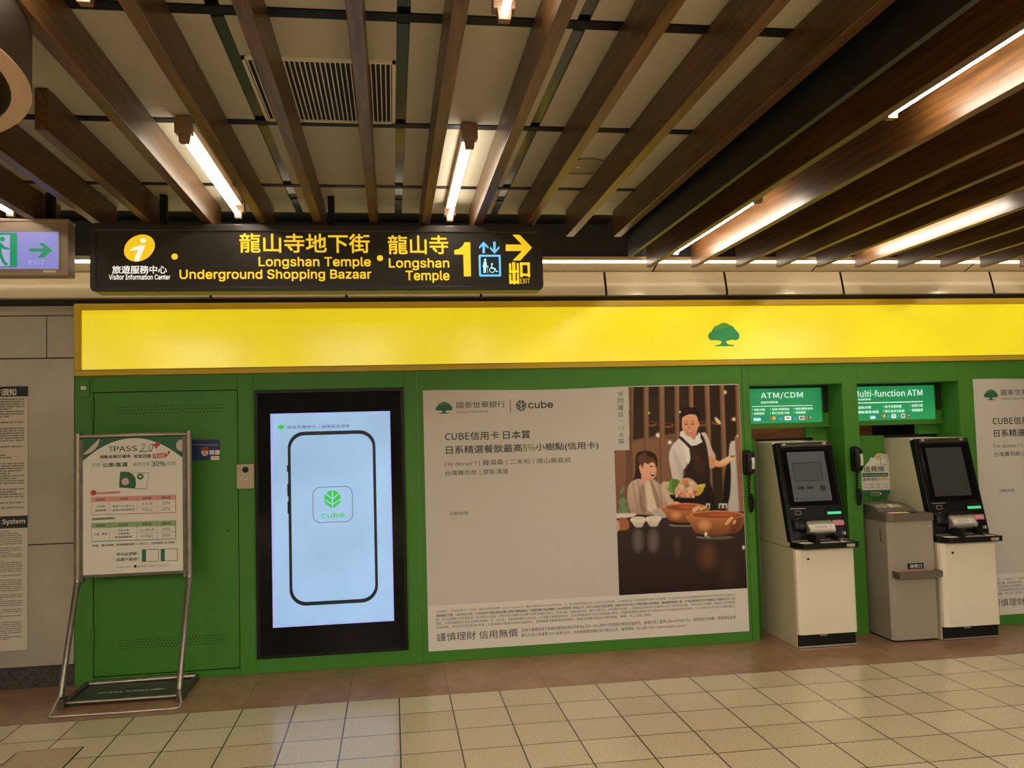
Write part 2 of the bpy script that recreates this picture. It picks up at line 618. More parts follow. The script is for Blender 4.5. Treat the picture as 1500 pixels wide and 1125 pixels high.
# left station wall: enamelled metal panels above a granite skirting
b = MB()
rows = [(.131, .870), (.876, 2.029), (2.035, 2.297), (2.303, 2.362)]
b.box(XL, -1.972, .03, .10, 0, 2.40, DARKSEAM)
for z0, z1 in rows:
    xs = [XL, -7.5, -4.3, -3.10, -1.975]
    if z0 < 2.1 and z1 > 2.1:
        xs = [XL, -7.5, -4.5, -3.3, -2.14, -1.975]
    for xa, xb in zip(xs[:-1], xs[1:]):
        b.box(xa + .002, xb - .002, .018, .032, z0, z1, STEELW)
b.build('wall_left', kind='structure', bevel=.002)
b = MB(); b.box(6.71, XR, .018, .10, 0, 2.40, STEELW); b.build('wall_right', kind='structure')
b = MB(); b.box(XL, -1.976, .024, .036, 0, .125, GRANITE); b.build('baseboard_left', kind='structure')

# bulkhead band over the kiosk, its soffit, and the dark fascia over it
b = MB()
seams = [-6, at(310, 436)[0], at(508, 437)[0], at(704, 437)[0], at(886, 420)[0], at(1062, 420)[0], at(1232, 420)[0], at(1451, 420)[0], 5.7, XR]
seams[0] = XL
for xa, xb in zip(seams[:-1], seams[1:]):
    n = 8
    vs, fs = [], []
    for i in range(n + 1):
        t = i / n
        z = 2.405 + (2.573 - 2.405) * t
        y = -.035 + .042 * t ** 1.25
        vs += [(xa + .008, y, z), (xb - .008, y, z)]
    fs = [(2 * i, 2 * i + 1, 2 * i + 3, 2 * i + 2) for i in range(n)]
    b.add(vs, fs, BEIGE, True)
    b.add([(xa + .008, -.035, 2.405), (xb - .008, -.035, 2.405), (xb - .008, .02, 2.403), (xa + .008, .02, 2.403)], [(0, 3, 2, 1)], BEIGE)
b.box(XL, XR, .02, .06, 2.37, 2.60, DARKSEAM)
b.build('trim_2', kind='structure')
b = MB()
sx = [XL, -3.0, -1.6, -.2, .63, 1.82, 3.0, 4.2, 5.6, XR]
b.add([(XL, .02, 2.581), (XR, .02, 2.581), (XR, -.148, 2.639), (XL, -.148, 2.639)], [(0, 1, 2, 3)], DARKSEAM)
for xa, xb in zip(sx[:-1], sx[1:]):
    b.prism(lambda u, v, w: (w, u, v), [(.02, 2.575), (-.15, 2.634), (-.15, 2.638), (.02, 2.579)], xa + .007, xb - .007, BEIGE)
b.build('trim_3', kind='structure')
b = MB(); b.box(XL, XR, -.165, -.13, 2.630, 3.1, DFASCIA); b.build('trim_4', kind='structure')
# back room seen through the gaps over the machines
b = MB()
b.box(1.9, 7.4, 1.60, 1.66, 0, 2.5, BACKW)
b.box(1.9, 7.4, .62, 1.60, 2.16, 2.20, CEILP)
x0, x1, z0, z1 = pxbox(1296, 645, 1356, 622, 1.6)
b.box(x0 - .12, x1 + .1, 1.585, 1.60, z0 - .1, z1 + .3, BLACKM)
b.build('wall_back', kind='structure')

# ceiling: panels with recessed dark joints
b = MB()
ZC = 2.84
b.box(XL, 1.44, YB, -.20, ZC + .014, ZC + .05, CJOINT)
tr = [-.50, -.82, -1.06, -1.99, -2.96, -3.93, -4.90, -5.87, -6.84, YB]
gx = [-.525 - .5875 * k for k in range(21, 0, -1)] + [-.525, .0625, .65, 1.2375, 1.44]
tw = [0, .006, .045, .055, .06, .06, .06, .06, .06, 0]
for k in range(len(tr) - 1):
    ya, yb2 = tr[k] - tw[k] / 2, tr[k + 1] + tw[k + 1] / 2
    for xa, xb in zip([XL] + gx[:-1], gx):
        b.box(xa + (.022 if xa > XL else 0), xb - (.022 if xb < 1.44 else 0), yb2, ya, ZC, ZC + .0135, CEILP)
for k in range(len(tr) - 1):
    if tw[k] > .02:
        b.box(XL, 1.44, tr[k] - tw[k] / 2 + .002, tr[k] + tw[k] / 2 - .002, ZC - .004, ZC + .006, CJOINT)
JST = mat('glossy_joint_strip', (.030, .034, .026, 1), .22)
for xa in gx[:-1]:
    for k in range(len(tr) - 1):
        b.box(xa - .021, xa + .021, tr[k + 1] + .06, tr[k] - .055, ZC + .006, ZC + .013, JST)
b.box(1.44, XR, YB, -.20, 2.96, 3.0, DFASCIA)
b.box(XL, XR, -14, YB, ZC, ZC + .05, CEILP)
b.box(1.44, XR, YB - .02, YB, ZC, 3.0, CEILP)
b.build('ceiling', kind='structure')
b = MB(); b.box(XL, XR, -14.1, -14, 0, 2.9, STEELW); b.build('wall_front', kind='structure')

# ================================================================== CEILING THINGS
ZB = 2.676
beam_names = [
    (-2.165, None, 'brown wooden ceiling beam left of the tube above the exit sign'),
    (-1.855, -2.3, 'brown ceiling beam right of the tube above the exit sign, cut by the left edge'),
    (-1.555, -2.3, 'brown wooden ceiling beam cut short beside the column collar, ending above the exit sign'),
    (-1.285, -2.3, 'brown wooden ceiling beam whose cut dark end stands just right of the round collar'),
    (-.980, None, 'long brown ceiling beam just left of the left fluorescent tube, its side brightly lit'),
    (-.682, None, 'brown ceiling beam just right of the left fluorescent tube'),
    (-.384, None, 'brown ceiling beam crossing the left part of the air grille, bluish underside'),
    (-.081, None, 'brown ceiling beam crossing the right part of the air grille, pale bluish underside'),
    (.211, None, 'brown ceiling beam just left of the middle fluorescent tube above the black sign'),
    (.508, None, 'brown ceiling beam just right of the middle fluorescent tube, its left side lit'),
    (.807, None, 'brown ceiling beam left of the round ceiling speaker, its end by the sign arrow'),
    (1.103, None, 'brown ceiling beam right of the round ceiling speaker'),
    (1.402, None, 'last brown beam of the raised pale ceiling, beside the dark green board'),
]
beams = []
for x, ys, lab in beam_names:
    b = MB()
    b.box(x - .0235, x + .0235, ys or YB, -.60, ZB, ZC - .004, BEAM)
    o = b.build('ceiling_beam', bevel=.003)
    tag(o, lab, 'beam', 'wooden beams under the raised ceiling')
    o['kind'] = 'thing'
b = MB(); b.box(1.468, 1.492, YB, -.60, 2.55, 2.96, JBOARD)
tag(b.build('ceiling_edge_board', bevel=.002), 'dark greenish board along the step between the raised ceiling and the low beams', 'board')['kind'] = 'thing'
low = [
    (1.706, 'first low brown beam on the right, with a thin bright tube along its lower edge'),
    (2.012, 'second low brown beam on the right, its broad side lit orange by the tubes'),
    (2.325, 'third low brown beam on the right, dark side, yellow-lit lower edge'),
    (2.612, 'fourth low brown beam on the right, dark side just before the pink-lit one'),
    (2.902, 'fifth low brown beam on the right, hiding a tube behind it'),
    (3.182, 'sixth low brown beam on the right, its side lit pinkish with a bright streak'),
    (3.500, 'seventh low brown beam on the right, dark side, next after the pink-lit one'),
    (3.820, 'eighth low brown beam on the right, far along the bulkhead'),
    (4.125, 'ninth low brown beam on the right, lit side at the right edge of the photo'),
    (4.43, 'tenth low brown beam on the right, nearly outside the right edge of the photo'),
]
for x, lab in low + [(4.735, None), (5.04, None), (5.345, None)]:
    if lab is None:
        continue
    b = MB()
    b.box(x - .0185, x + .0185, YB, -.27, 2.55, 2.955, BEAM)
    tag(b.build('ceiling_beam', bevel=.003), lab, 'beam', 'low wooden beams on the right')['kind'] = 'thing'


def fluo(x, z, ya, yb2, ztop, label):
    t = thing('fluorescent_light', label, 'ceiling light', (x, yb2, z), 'bare fluorescent tubes between the beams')
    b = MB(); b.box(x - .024, x + .024, ya - .03, yb2 + .03, z + .05, ztop, BATTEN); b.build('batten', t, bevel=.003)
    b = MB(); b.tube([(x, ya, z), (x, yb2, z)], .012, TUBE2 if x > 1.6 else TUBE, 14); b.build('tube', t)
    for y, sg in ((ya, -1), (yb2, 1)):
        b = MB()
        b.box(x - .034, x + .034, y + sg * .002, y + sg * .05, z + .012, z + .08, HOLDER)
        b.prism(lambda u, v, w: (u, w, v), [(x - .018, z - .022), (x + .018, z - .022), (x + .022, z + .014), (x - .022, z + .014)], y + sg * .004, y + sg * .034, HOLDER)
        b.build('lamp_holder', t, bevel=.003)
    return t


ZT, ZT2 = 2.75, 2.629
fluo(-.831, ZT, -2.01, -.80, ZC, 'lit bare tube in the left beam bay, above the left end of the black sign')
fluo(.358, ZT, -2.01, -.77, ZC, 'lit bare tube in the middle beam bay, above the yellow 1 on the black sign')
fluo(-.831, ZT, -4.40, -3.20, ZC, 'lit bare fluorescent tube outside the top of the photo, lighting the top left beam')
fluo(.358, ZT, -4.40, -3.20, ZC, 'lit bare fluorescent tube at the top centre, only its far end in the photo')
fluo(1.845, ZT2, -1.63, -.41, 2.96, 'lit tube under the first low beam, the far one ending by the strip light')
fluo(1.845, ZT2, -4.04, -2.82, 2.96, 'lit tube under the first low beam, the near one at the right edge')
fluo(3.045, ZT2, -1.63, -.41, 2.96, 'tube hidden behind the fifth low beam, lighting the pink side next to it')
fluo(4.28, ZT2, -1.63, -.41, 2.96, 'tube hidden behind the ninth low beam at the right edge')
fluo(-2.02, ZT, -2.01, -.80, ZC, 'tube at the left edge, its end just above the exit sign') 
for x, z, zt in ((-.831, ZT, ZC), (.358, ZT, ZC), (1.845, ZT2, 2.96), (3.045, ZT2, 2.96)):  # unseen tubes added behind the camera for frontal light, continuing the bay rows
    fluo(x, z, -6.9, -5.7, zt, 'added unseen fluorescent tube behind the photographer in the bay at %s' % {-.831: 'the left', .358: 'the middle', 1.845: 'the first low beam', 3.045: 'the fifth low beam'}[x])
fluo(3.045, ZT2, -4.04, -2.82, 2.96, 'tube off the right edge of the photo between the fifth and sixth low beams')

for x, z, zt in ((-2.02, ZT, ZC), (-.23, ZT, ZC), (.96, ZT, ZC), (2.17, ZT2, 2.96), (3.34, ZT2, 2.96)):  # unseen tubes added overhead in further bays to raise the general light
    fluo(x, z, -5.35, -4.15, zt, 'added unseen fluorescent tube above the photographer in the bay at %s' % {-2.02: 'the far left', -.23: 'the air grille', .96: 'the ceiling speaker', 2.17: 'the second low beam', 3.34: 'the sixth low beam'}[x])

HALL = mat('added_hall_panel', (1, .95, .88, 1), .5, emit=HALL_L, ecol=(1, .95, .82, 1))  # unseen panel lights added in the hall to light the kiosk front
for rn, (row, y) in enumerate((('near', -7.6), ('far', -9.4))):
    for k, x in enumerate((-5.4, -3.0, -.6, 1.8, 4.2, 6.6)):
        nm = ('first', 'second', 'third', 'fourth', 'fifth', 'sixth')[k]
        t = thing('added_panel_light', '%s added unseen panel light from the left in the %s row of the hall behind the photographer' % (nm, row), 'ceiling light', (x, y, ZC), 'added unseen panel lights of the hall behind the photographer')
        b = MB(); b.box(x - .62, x + .62, y - .32, y + .32, ZC - .022, ZC - .001, BATTEN); b.build('frame', t)
        b = MB(); b.box(x - .60, x + .60, y - .30, y + .30, ZC - .026, ZC - .0225, HALL); b.build('diffuser', t)

# strip light along the bulkhead
b = MB(); b.tube([(XL, -.178, 2.606), (XR, -.178, 2.606)], .0085, LED, 10)
t = thing('strip_light', 'thin bright white strip light running along the bulkhead under the beam ends', 'strip light', (0, -.21, 2.6))
b.build('diffuser', t)
b = MB(); b.box(XL, XR, -.186, -.166, 2.616, 2.640, BATTEN); b.build('channel', t)

# air grille between the joints
t = thing('ceiling_vent', 'white slatted air grille in the pale ceiling above the black sign', 'vent', (-.23, -2.35, ZC))
gx0, gx1, gy0, gy1 = -.50, .038, -2.635, -2.025
b = MB()
for a in ((gx0, gx0 + .012, gy0, gy1), (gx1 - .012, gx1, gy0, gy1), (gx0, gx1, gy0, gy0 + .014), (gx0, gx1, gy1 - .014, gy1)):
    b.box(a[0], a[1], a[2], a[3], ZC - .010, ZC + .0, GRILL)
b.build('frame', t)
b = MB(); b.box(gx0 + .012, gx1 - .012, gy0 + .014, gy1 - .014, ZC - .0025, ZC - .0005, BLACKM); b.build('dark_backing', t)
b = MB()
n = 30
for i in range(1, n):
    x = gx0 + (gx1 - gx0) * i / n
    b.box(x - .0022, x + .0022, gy0 + .014, gy1 - .014, ZC - .010, ZC - .003, GRILL)
b.build('slats', t)
b = MB()
for k in (1, 2, 3):
    y = gy0 + (gy1 - gy0) * k / 4 + .05
    b.box(gx0 + .012, gx1 - .012, y - .0012, y + .0012, ZC - .0045, ZC - .0025, DARKSEAM)
b.build('cross_wires', t)

# round ceiling speaker
t = thing('ceiling_speaker', 'round flat beige speaker in the ceiling between two beams right of the sign', 'speaker', (.99, -1.475, ZC))
Fc = lambda u, v, w: (u, v, ZC - w)
b = MB()
ring_o = [(.99 + .128 * math.cos(i * .1309), -1.475 + .128 * math.sin(i * .1309)) for i in range(48)]
ring_i = [(.99 + .110 * math.cos(i * .1309), -1.475 + .110 * math.sin(i * .1309)) for i in range(48)]
b.strip(Fc, ring_o, ring_i, .010, SPEAK)
b.add([Fc(u, v, .0005) for u, v in ring_o] + [Fc(u, v, .010) for u, v in ring_o], [(i, (i + 1) % 48, 48 + (i + 1) % 48, 48 + i) for i in range(48)], SPEAK, True)
b.build('rim', t)
b = MB(); b.prism(Fc, ring_i, .0005, .007, SPEAK); b.build('grille', t)
b = MB(); b.prism(Fc, [(.965 + .012 * math.cos(i * .524), -1.485 + .012 * math.sin(i * .524)) for i in range(12)], .007, .012, GRILL); b.build('centre_stud', t)

# round collar around a column, top left
t = thing('column_collar', 'big round brown wooden collar with pale lower rim at the top left corner', 'column collar', (-1.70, -3.33, 2.5))
N = 72
co = lambda r, i: (-1.70 + r * math.cos(2 * math.pi * i / N), -3.33 + r * math.sin(2 * math.pi * i / N))
b = MB()
vs = [(*co(.735, i), z) for z in (2.506, 2.835) for i in range(N)] + [(*co(.683, i), z) for z in (2.506, 2.835) for i in range(N)]
b.add(vs, [(i, (i + 1) % N, N + (i + 1) % N, N + i) for i in range(N)] + [(2 * N + i, 3 * N + i, 3 * N + (i + 1) % N, 2 * N + (i + 1) % N) for i in range(N)], RINGW, True)
b.build('drum', t)
b = MB()
vs = [(*co(r, i), z) for r, z in ((.735, 2.506), (.735, 2.50), (.683, 2.50), (.683, 2.506)) for i in range(N)]
b.add(vs, [(k * N + i, k * N + (i + 1) % N, (k + 1) * N + (i + 1) % N, (k + 1) * N + i) for k in range(3) for i in range(N)], RINGB)
b.build('rim', t)

# ================================================================== HANGING SIGN
SY = -.90
sx0, sx1, sz0, sz1 = -1.577, .874, 2.297, 2.668
t = thing('direction_sign', 'long black hanging sign with yellow lettering and exit arrow over the kiosk', 'sign', (-.35, SY, sz0))
Fs = wallF(SY)
b = MB(); b.prism(Fs, rrect(sx0, sx1, sz0, sz1, .028), -.13, 0, SIGNH); b.build('housing', t, bevel=.006)
b = MB()
b.strip(Fs, rrect(sx0 + .004, sx1 - .004, sz0 + .004, sz1 - .004, .026), rrect(sx0 + .03, sx1 - .03, sz0 + .03, sz1 - .022, .012), .007, SIGNH)
b.box(sx0 + .02, sx1 - .02, SY - .014, SY - .002, sz1 - .042, sz1 - .006, mat('sign_top_rail', (.05, .045, .04, 1), .3, metal=.5))
b.box(sx0 + .02, sx1 - .02, SY - .010, SY - .002, sz0 + .012, sz0 + .022, SIGNH)
b.build('rim', t, bevel=.003)
b = MB()
b.rect(Fs, sx0 + .03, sx1 - .03, sz0 + .028, sz1 - .045, .0015, SIGNB)
w = .003
S = SY - w
T = lambda st, l, bt, r, tp, m, bold=.02, shear=0: pxtext(b, st, l, bt, r, tp, SY, w, m, bold, shear)
# visitor centre roundel
c0 = at(204.5, 363.5, SY)
Rr = at(227, 363, SY)[0] - c0[0]
el = []
for i in range(40):
    a = 2 * math.pi * i / 40
    u, v = Rr * 1.0 * math.cos(a), Rr * .93 * math.sin(a)
    el.append((c0[0] + u + .12 * v, c0[2] + v + .10 * u))
b.poly(Fs, el, w, YTXT)
q = lambda pts: [(at(x, y, SY)[0], at(x, y, SY)[2]) for x, y in pts]
b.poly(Fs, q([(190, 367.5), (196, 362.5), (205, 359.8), (213, 359.4), (210.5, 366), (205.5, 376), (203, 383.3), (197.5, 382.6), (198.5, 374), (203, 366.6), (197, 366.6)])[::-1], w + .001, WTXT)
c1 = at(210, 352.5, SY)
b.disc(Fs, c1[0], c1[2], Rr * .20, w + .001, WTXT, Rr * .15)
T('旅遊服務中心', 164.5, 401, 244.5, 389.2, WTXT, .015)
T('Visitor Information Center', 159.8, 409.8, 249.6, 402, WTXT, .012)
for x, y, r in ((256, 376, 4.7), (556.6, 378.3, 4.5)):
    c = at(x, y, SY)
    b.disc(Fs, c[0], c[2], at(x + r, y, SY)[0] - c[0], w, YTXT)
T('龍山寺地下街', 351, 370.4, 541.5, 342.8, YTXT, .022)
T('Longshan Temple', 379, 394, 543, 376.8, YTXT, .028)
T('Underground Shopping Bazaar', 263.2, 412.6, 543.8, 394.6, YTXT, .028)
T('龍山寺', 568.5, 372.6, 656.2, 345, YTXT, .022)
T('Longshan', 569.8, 396, 657.8, 378.6, YTXT, .028)
T('Temple', 594.4, 414.5, 658.2, 396.6, YTXT, .028)
b.poly(Fs, q([(680.4, 355), (688.8, 355), (689.8, 405), (679.4, 405), (678.6, 373), (665.5, 373), (665.5, 366.4), (672, 365), (677.5, 360.5)])[::-1], w, YTXT)
b.poly(Fs, q([(708.3, 354), (715.3, 361.5), (715.3, 364.8), (710.4, 360), (710.2, 371), (706.7, 371), (706.7, 360), (701.8, 364.8), (701.8, 361.5)])[::-1], w, BTXT)
b.poly(Fs, q([(724.4, 371.8), (717.6, 364.6), (717.6, 361.2), (722.5, 366), (722.4, 354.2), (726, 354.2), (726, 366), (731.3, 360.6), (731.3, 364.2)]), w, BTXT)
X = pxbox(701.7, 405.2, 733.2, 373.3, SY)
b.strip(Fs, rrect(*X, .008), rrect(X[0] + .0115, X[1] - .0115, X[2] + .0115, X[3] - .0115, .003), w, BTXT)
b.rect(Fs, X[0] + .0115, X[1] - .0115, X[2] + .0115, X[3] - .0115, w - .0005, NAVY)
c = at(710.6, 380.8, SY); b.disc(Fs, c[0], c[2], .0066, w, BTXT2)
b.poly(Fs, q([(708.6, 383), (712.2, 383), (713, 389), (715.6, 390.2), (715.4, 391.4), (712.2, 390.8), (711.6, 399.8), (708.2, 399.8), (708, 392), (707, 391.4)])[::-1], w, BTXT2)
c = at(720.5, 387, SY); b.disc(Fs, c[0], c[2], .0055, w, BTXT2)
c = at(720.8, 395.6, SY)
rw = .0165
b.strip(Fs, [(c[0] + rw * math.cos(i * .2618), c[2] + rw * math.sin(i * .2618)) for i in range(24)], [(c[0] + rw * .75 * math.cos(i * .2618), c[2] + rw * .75 * math.sin(i * .2618)) for i in range(24)], w, BTXT2)
b.line(Fs, q([(720, 388.5), (720.3, 393.4), (725, 393.6), (727.2, 398.2), (729, 397.4)]), .0045, w + .0005, BTXT2)
b.line(Fs, q([(713.8, 390), (714.4, 399.8)]), .002, w, BTXT2)
b.poly(Fs, q([(740.7, 358.3), (764.4, 358.3), (750.5, 344), (761.2, 344), (779.2, 362.9), (762, 381.7), (751, 381.7), (764.7, 367.8), (740.7, 367.8)])[::-1], w, YTXT)
# exit characters as bars, the box character and the small word
for l, bt, r, tp in ((750.9, 416.4, 754.6, 384), (745.8, 400, 748.6, 386), (757, 400, 759.7, 385.5), (745.8, 399.6, 759.7, 396.3), (746, 416.2, 748.8, 401), (757.4, 416.2, 760.2, 400.8), (746, 414.8, 760.2, 411.4)):
    b.rect(Fs, *pxbox(l, bt, r, tp, SY), w, YTXT)
for l, bt, r, tp in ((762, 406, 765, 384.8), (773, 406, 775.8, 384.8), (762, 388.4, 775.8, 384.6), (762, 404.4, 775.8, 400.8)):
    b.rect(Fs, *pxbox(l, bt, r, tp, SY), w, YTXT)
T('EXIT', 762, 415.4, 776, 408.2, YTXT, .0)
b.build('face', t)
for px in (240, 485):
    X = at(px, 290, -.84)[0]
    b = MB(); b.box(X - .018, X + .018, -.858, -.822, sz1 - .002, ZC + .02, BLACKM); b.build('hanger_post', t)

# exit sign at the left edge
EY = -1.0
ex0, ex1, ez0, ez1 = -2.38, -1.652, 2.367, 2.659
t = thing('exit_sign', 'lit green and lavender emergency exit sign with running figure, at the left edge', 'exit sign', (-2.05, EY, ez0))
Fe = wallF(EY)
b = MB(); b.prism(Fe, rrect(ex0, ex1, ez0, ez1, .006), -.10, 0, EXITH)
b.box(ex0 - .004, ex1 + .006, EY - .006, EY + .10, ez1 - .012, ez1 + .004, EXITH)
b.build('housing', t, bevel=.003)
px0, px1 = -2.335, at(86, 367, EY)[0]
pz0, pz1 = at(86, 394, EY)[2], at(86, 340, EY)[2]
b = MB()
b.strip(Fe, [(px0 - .008, pz0 - .008), (px1 + .008, pz0 - .008), (px1 + .008, pz1 + .008), (px0 - .008, pz1 + .008)], [(px0, pz0), (px1, pz0), (px1, pz1), (px0, pz1)], .004, EXITH)
b.rect(Fe, px0, px1, pz0, pz1, .002, EXITL)
q = lambda pts: [(at(x, y, EY)[0], at(x, y, EY)[2]) for x, y in pts]
b.rect(Fe, at(-22, 366, EY)[0], at(25.5, 366, EY)[0], pz0 + .008, pz1 - .006, .003, EXITG)
b.poly(Fe, q([(-18, 391), (15, 390), (15, 344.5), (-18, 345.5)]), .004, mat('lit_exit_white', (.2, .2, .3, 1), .3, emit=.55, ecol=(.5, .5, 1, 1)))
c = at(4, 350.5, EY); b.disc(Fe, c[0], c[2], .0125, .005, EXITG)
b.poly(Fe, q([(-6, 356), (2, 355.5), (8, 362), (14, 363), (14, 366), (6, 365.5), (3, 363), (3, 371), (8, 383), (13, 387), (9, 390), (4, 385), (-1, 374), (-6, 382), (-14, 383), (-14, 379), (-8, 378), (-5, 368)])[::-1], .005, EXITG)
b.poly(Fe, q([(43, 364), (65, 364), (57, 356), (64, 356), (77.5, 367), (65, 377.5), (56, 377.5), (63, 369), (43, 369)])[::-1], .004, EXITG)
pxtext(b, 'EXIT', 43, 388, 66, 381.4, EY, .004, EXITF, .0)
b.build('lit_panel', t)
b = MB(); b.rect(Fe, *pxbox(63.5, 399.4, 82, 395.4, EY), .001, INKW); b.build('maker_plate', t)
X = -1.795
b = MB(); b.box(X - .02, X + .02, -.862, -.822, ez1, ZC + .02, BLACKM); b.build('hanger_post', t)

# ================================================================== KIOSK
KX0, KX1, KT = -1.968, 6.7, 1.912
D0 = -.022            # front skin thickness towards the viewer is 0..D0 behind
t = thing('bank_kiosk', 'long green metal bank kiosk front with two machine recesses', 'kiosk', (0, 0, 0))
b = MB()
YK = .05
R1 = (2.486, 3.18, 1.768)
R2 = (3.296, 4.083, 1.768)
def pan(xa, xb, za, zb):
    b.box(xa, xb, 0, YK, za, zb, GREEN)
DX0, DX1, DZ0, DZ1 = -1.857, -.985, .048, 1.806
DS0, DS1, DS2, DS3 = -.884, .086, .085, 1.806
pan(KX0, DX0 - .004, .0, KT); pan(DX0 - .004, DX1 + .004, DZ1 + .004, KT); pan(DX0 - .004, DX1 + .004, 0, DZ0 - .006)
pan(DX1 + .004, DS0, 0, KT)
pan(DS0, DS1, 0, KT)
pan(DS1, .168, .0, KT)
pan(.170, 2.432, 0, KT)
pan(2.434, R1[0], 0, KT)
pan(R1[0], R1[1], R1[2], KT)
pan(R1[1], R2[0], 0, KT)
pan(R2[0], R2[1], R2[2], KT)
pan(R2[1], KX1, 0, KT)
b.build('front_panels', t, bevel=.0025)
b = MB()
b.box(DX0 - .01, DX1 + .01, YK - .004, YK + .02, 0, DZ1 + .01, GREEN_D)
b.build('door_reveal', t)
# recess linings
for (xa, xb, zt), holes, nm in ((R1, (2.62, 3.075), 'recess_lining'), (R2, (3.635, 4.078), 'recess_lining')):
    b = MB()
    dp = .30
    b.box(xa - .02, xa, YK, dp, 0, zt + .02, GREEN)
    b.box(xb, xb + .02, YK, dp, 0, zt + .02, GREEN)
    b.box(xa - .02, xb + .02, YK, dp, zt, zt + .02, GREEN)
    b.box(xa, holes[0], .25, dp, .0, 1.385, GREEN)
    if xb - holes[1] > .01:
        b.box(holes[1], xb, .25, dp, 0, 1.47, GREEN)
    b.box(holes[0], holes[1] if xb - holes[1] > .01 else xb, .27, dp, 1.368, 1.385, BLACKM)
    if nm and xa > 3.2:
        b.box(3.92, xb, .25, dp, 1.386, 1.47, GREEN)
    else:
        b.box(3.02, 3.0745, .25, dp, 1.386, 1.47, GREEN)
    b.build(nm, t)
b = MB(); b.box(KX0, KX0 + .03, YK, .20, 0, KT, GREEN); b.build('side_panel', t)
# service door with hinges and punched vents
b = MB()
b.box(DX0, DX1, .004, YK - .006, DZ0, DZ1, GREEN)
for zz in (1.715, 1.693, 1.672):
    k = 0
    x = -1.72
    while x < -1.08:
        b.disc(wallF(.004), x + (.008 if zz == 1.693 else 0), zz + random.uniform(-.002, .002), .0042, .0005, GREEN_D, n=6)
        x += .0205
for zz in (.26, .243, .226, .209):
    x = -1.70
    while x < -1.08:
        b.disc(wallF(.004), x + (.010 if zz in (.243, .209) else 0), zz, .0042, .0005, GREEN_D, n=6)
        x += .0205
d = b.build('service_door', t, bevel=.002)
for zz in (1.70, .29):
    b = MB(); b.tube([(DX0 - .004, -.006, zz - .06), (DX0 - .004, -.006, zz + .06)], .010, GREEN, 10)
    b.build('hinge', d)
b = MB(); c = at(334, 777.5); b.disc(wallF(.004), c[0], c[2], .005, .001, BLACKM, n=10); b.build('key_hole', d)
b = MB(); X = pxbox(115.5, 582, 132, 556, 0); b.box(X[0], X[1], -.012, 0, X[2], X[3], GREEN)
ap = b.build('access_plate', t, bevel=.002)
b = MB(); X = pxbox(119.5, 571, 127, 566, 0); b.box(X[0], X[1], -.015, -.011, X[2], X[3], INKW); b.build('white_tag', ap)
b = MB(); b.box(R1[0] - .0, KX1, .30, .34, KT - .1, KT, GREEN); b.build('rear_header', t)

fluo(3.4, 2.05, .70, 1.30, 2.16, 'added lamp in the room behind the cash machines, hidden by the kiosk front')  # hidden lamp added to brighten the back room behind the gaps
# yellow light box
t = thing('light_box_sign', 'long glowing yellow light box fascia with a green tree emblem above the kiosk', 'light box', (0, 0, KT))
b = MB()
b.box(KX0, KX1, .012, .10, KT + .001, 2.371, YFRAME)
fr = [(KX0, KX1, KT + .001, 1.947), (KX0, KX1, 2.330, 2.371), (KX0, -1.925, 1.947, 2.330), (KX1 - .04, KX1, 1.947, 2.330)]
for xa, xb, za, zb in fr:
    b.box(xa, xb, -.016, .012, za, zb, YFRAME)
b.build('frame', t, bevel=.004)
b = MB(); b.box(-1.924, KX1 - .041, -.002, .011, 1.9475, 2.3295, YPANEL); pn = b.build('lit_panel', t)
b = MB(); b.box(-1.924, KX1 - .041, -.006, -.0025, 1.9475, 1.953, mat('yellow_edge_line', (.28, .19, .01, 1), .5)); b.build('edge_bead', t)
b = MB()
X = pxbox(1037.5, 507.5, 1082.5, 472.5, -.003)
tree_logo(b, wallF(-.003), *X, .001, LOGOG, LOGOG2)
b.build('tree_emblem', t)

# ================================================================== DIGITAL DISPLAY
t = thing('digital_display', 'tall black framed digital screen glowing pale blue in the green kiosk', 'screen', (-.40, 0, .085))
b = MB(); b.box(-.876, .078, -.014, -.0005, .094, 1.801, BLACK)
b.build('bezel', t, bevel=.004)
b = MB(); b.box(-.855, .058, -.017, -.0145, .115, 1.782, GLASSB); b.build('cover_glass', t)
b = MB()
LY = -.018
Fl = wallF(LY)
lx0, lx1, lz0, lz1 = -.775, -.012, .288, 1.648
b.rect(Fl, lx0, lx1, lz0, lz1, .0006, LCDED)
b.rect(Fl, lx0 + .018, lx1 - .010, lz0 + .012, lz1 - .01, .0012, LCDBG)
T = lambda st, l, bt, r, tp, m, bold=.0, sh=0: pxtext(b, st, l, bt, r, tp, LY, .002, m, bold, sh)
tree_logo(b, Fl, *pxbox(406.8, 629.6, 417, 621.8, LY), .002, LCDGN, LCDGN)
T('國泰世華銀行', 421, 628.4, 463, 622.6, LCDTX)
T('國泰綜合證券', 471.5, 627.4, 512.5, 621.4, LCDTX)
b.rect(Fl, *pxbox(467.2, 628, 467.8, 621.5, LY), .002, LCDGY)
O = pxbox(424.5, 888.5, 549.5, 629.5, LY)
th = .024
b.strip(Fl, rrect(*O, .105, 10), rrect(O[0] + th * .75, O[1] - th * .75, O[2] + th, O[3] - th, .088, 10), .002, LCDDK)
for za, zb in ((.77, .81), (.63, .70), (.53, .60)):
    b.rect(Fl, O[0] - .006, O[0] + .004, O[2] + (O[3] - O[2]) * za, O[2] + (O[3] - O[2]) * zb, .002, LCDDK)
I = pxbox(458.3, 766.6, 516.5, 711.4, LY)
b.strip(Fl, rrect(*I, .05, 8), rrect(I[0] + .0055, I[1] - .0055, I[2] + .0055, I[3] - .0055, .0455, 8), .002, LCDGY)
leaf_logo(b, Fl, *pxbox(474.6, 745.6, 499.6, 717.4, LY), .002, LCDGN)
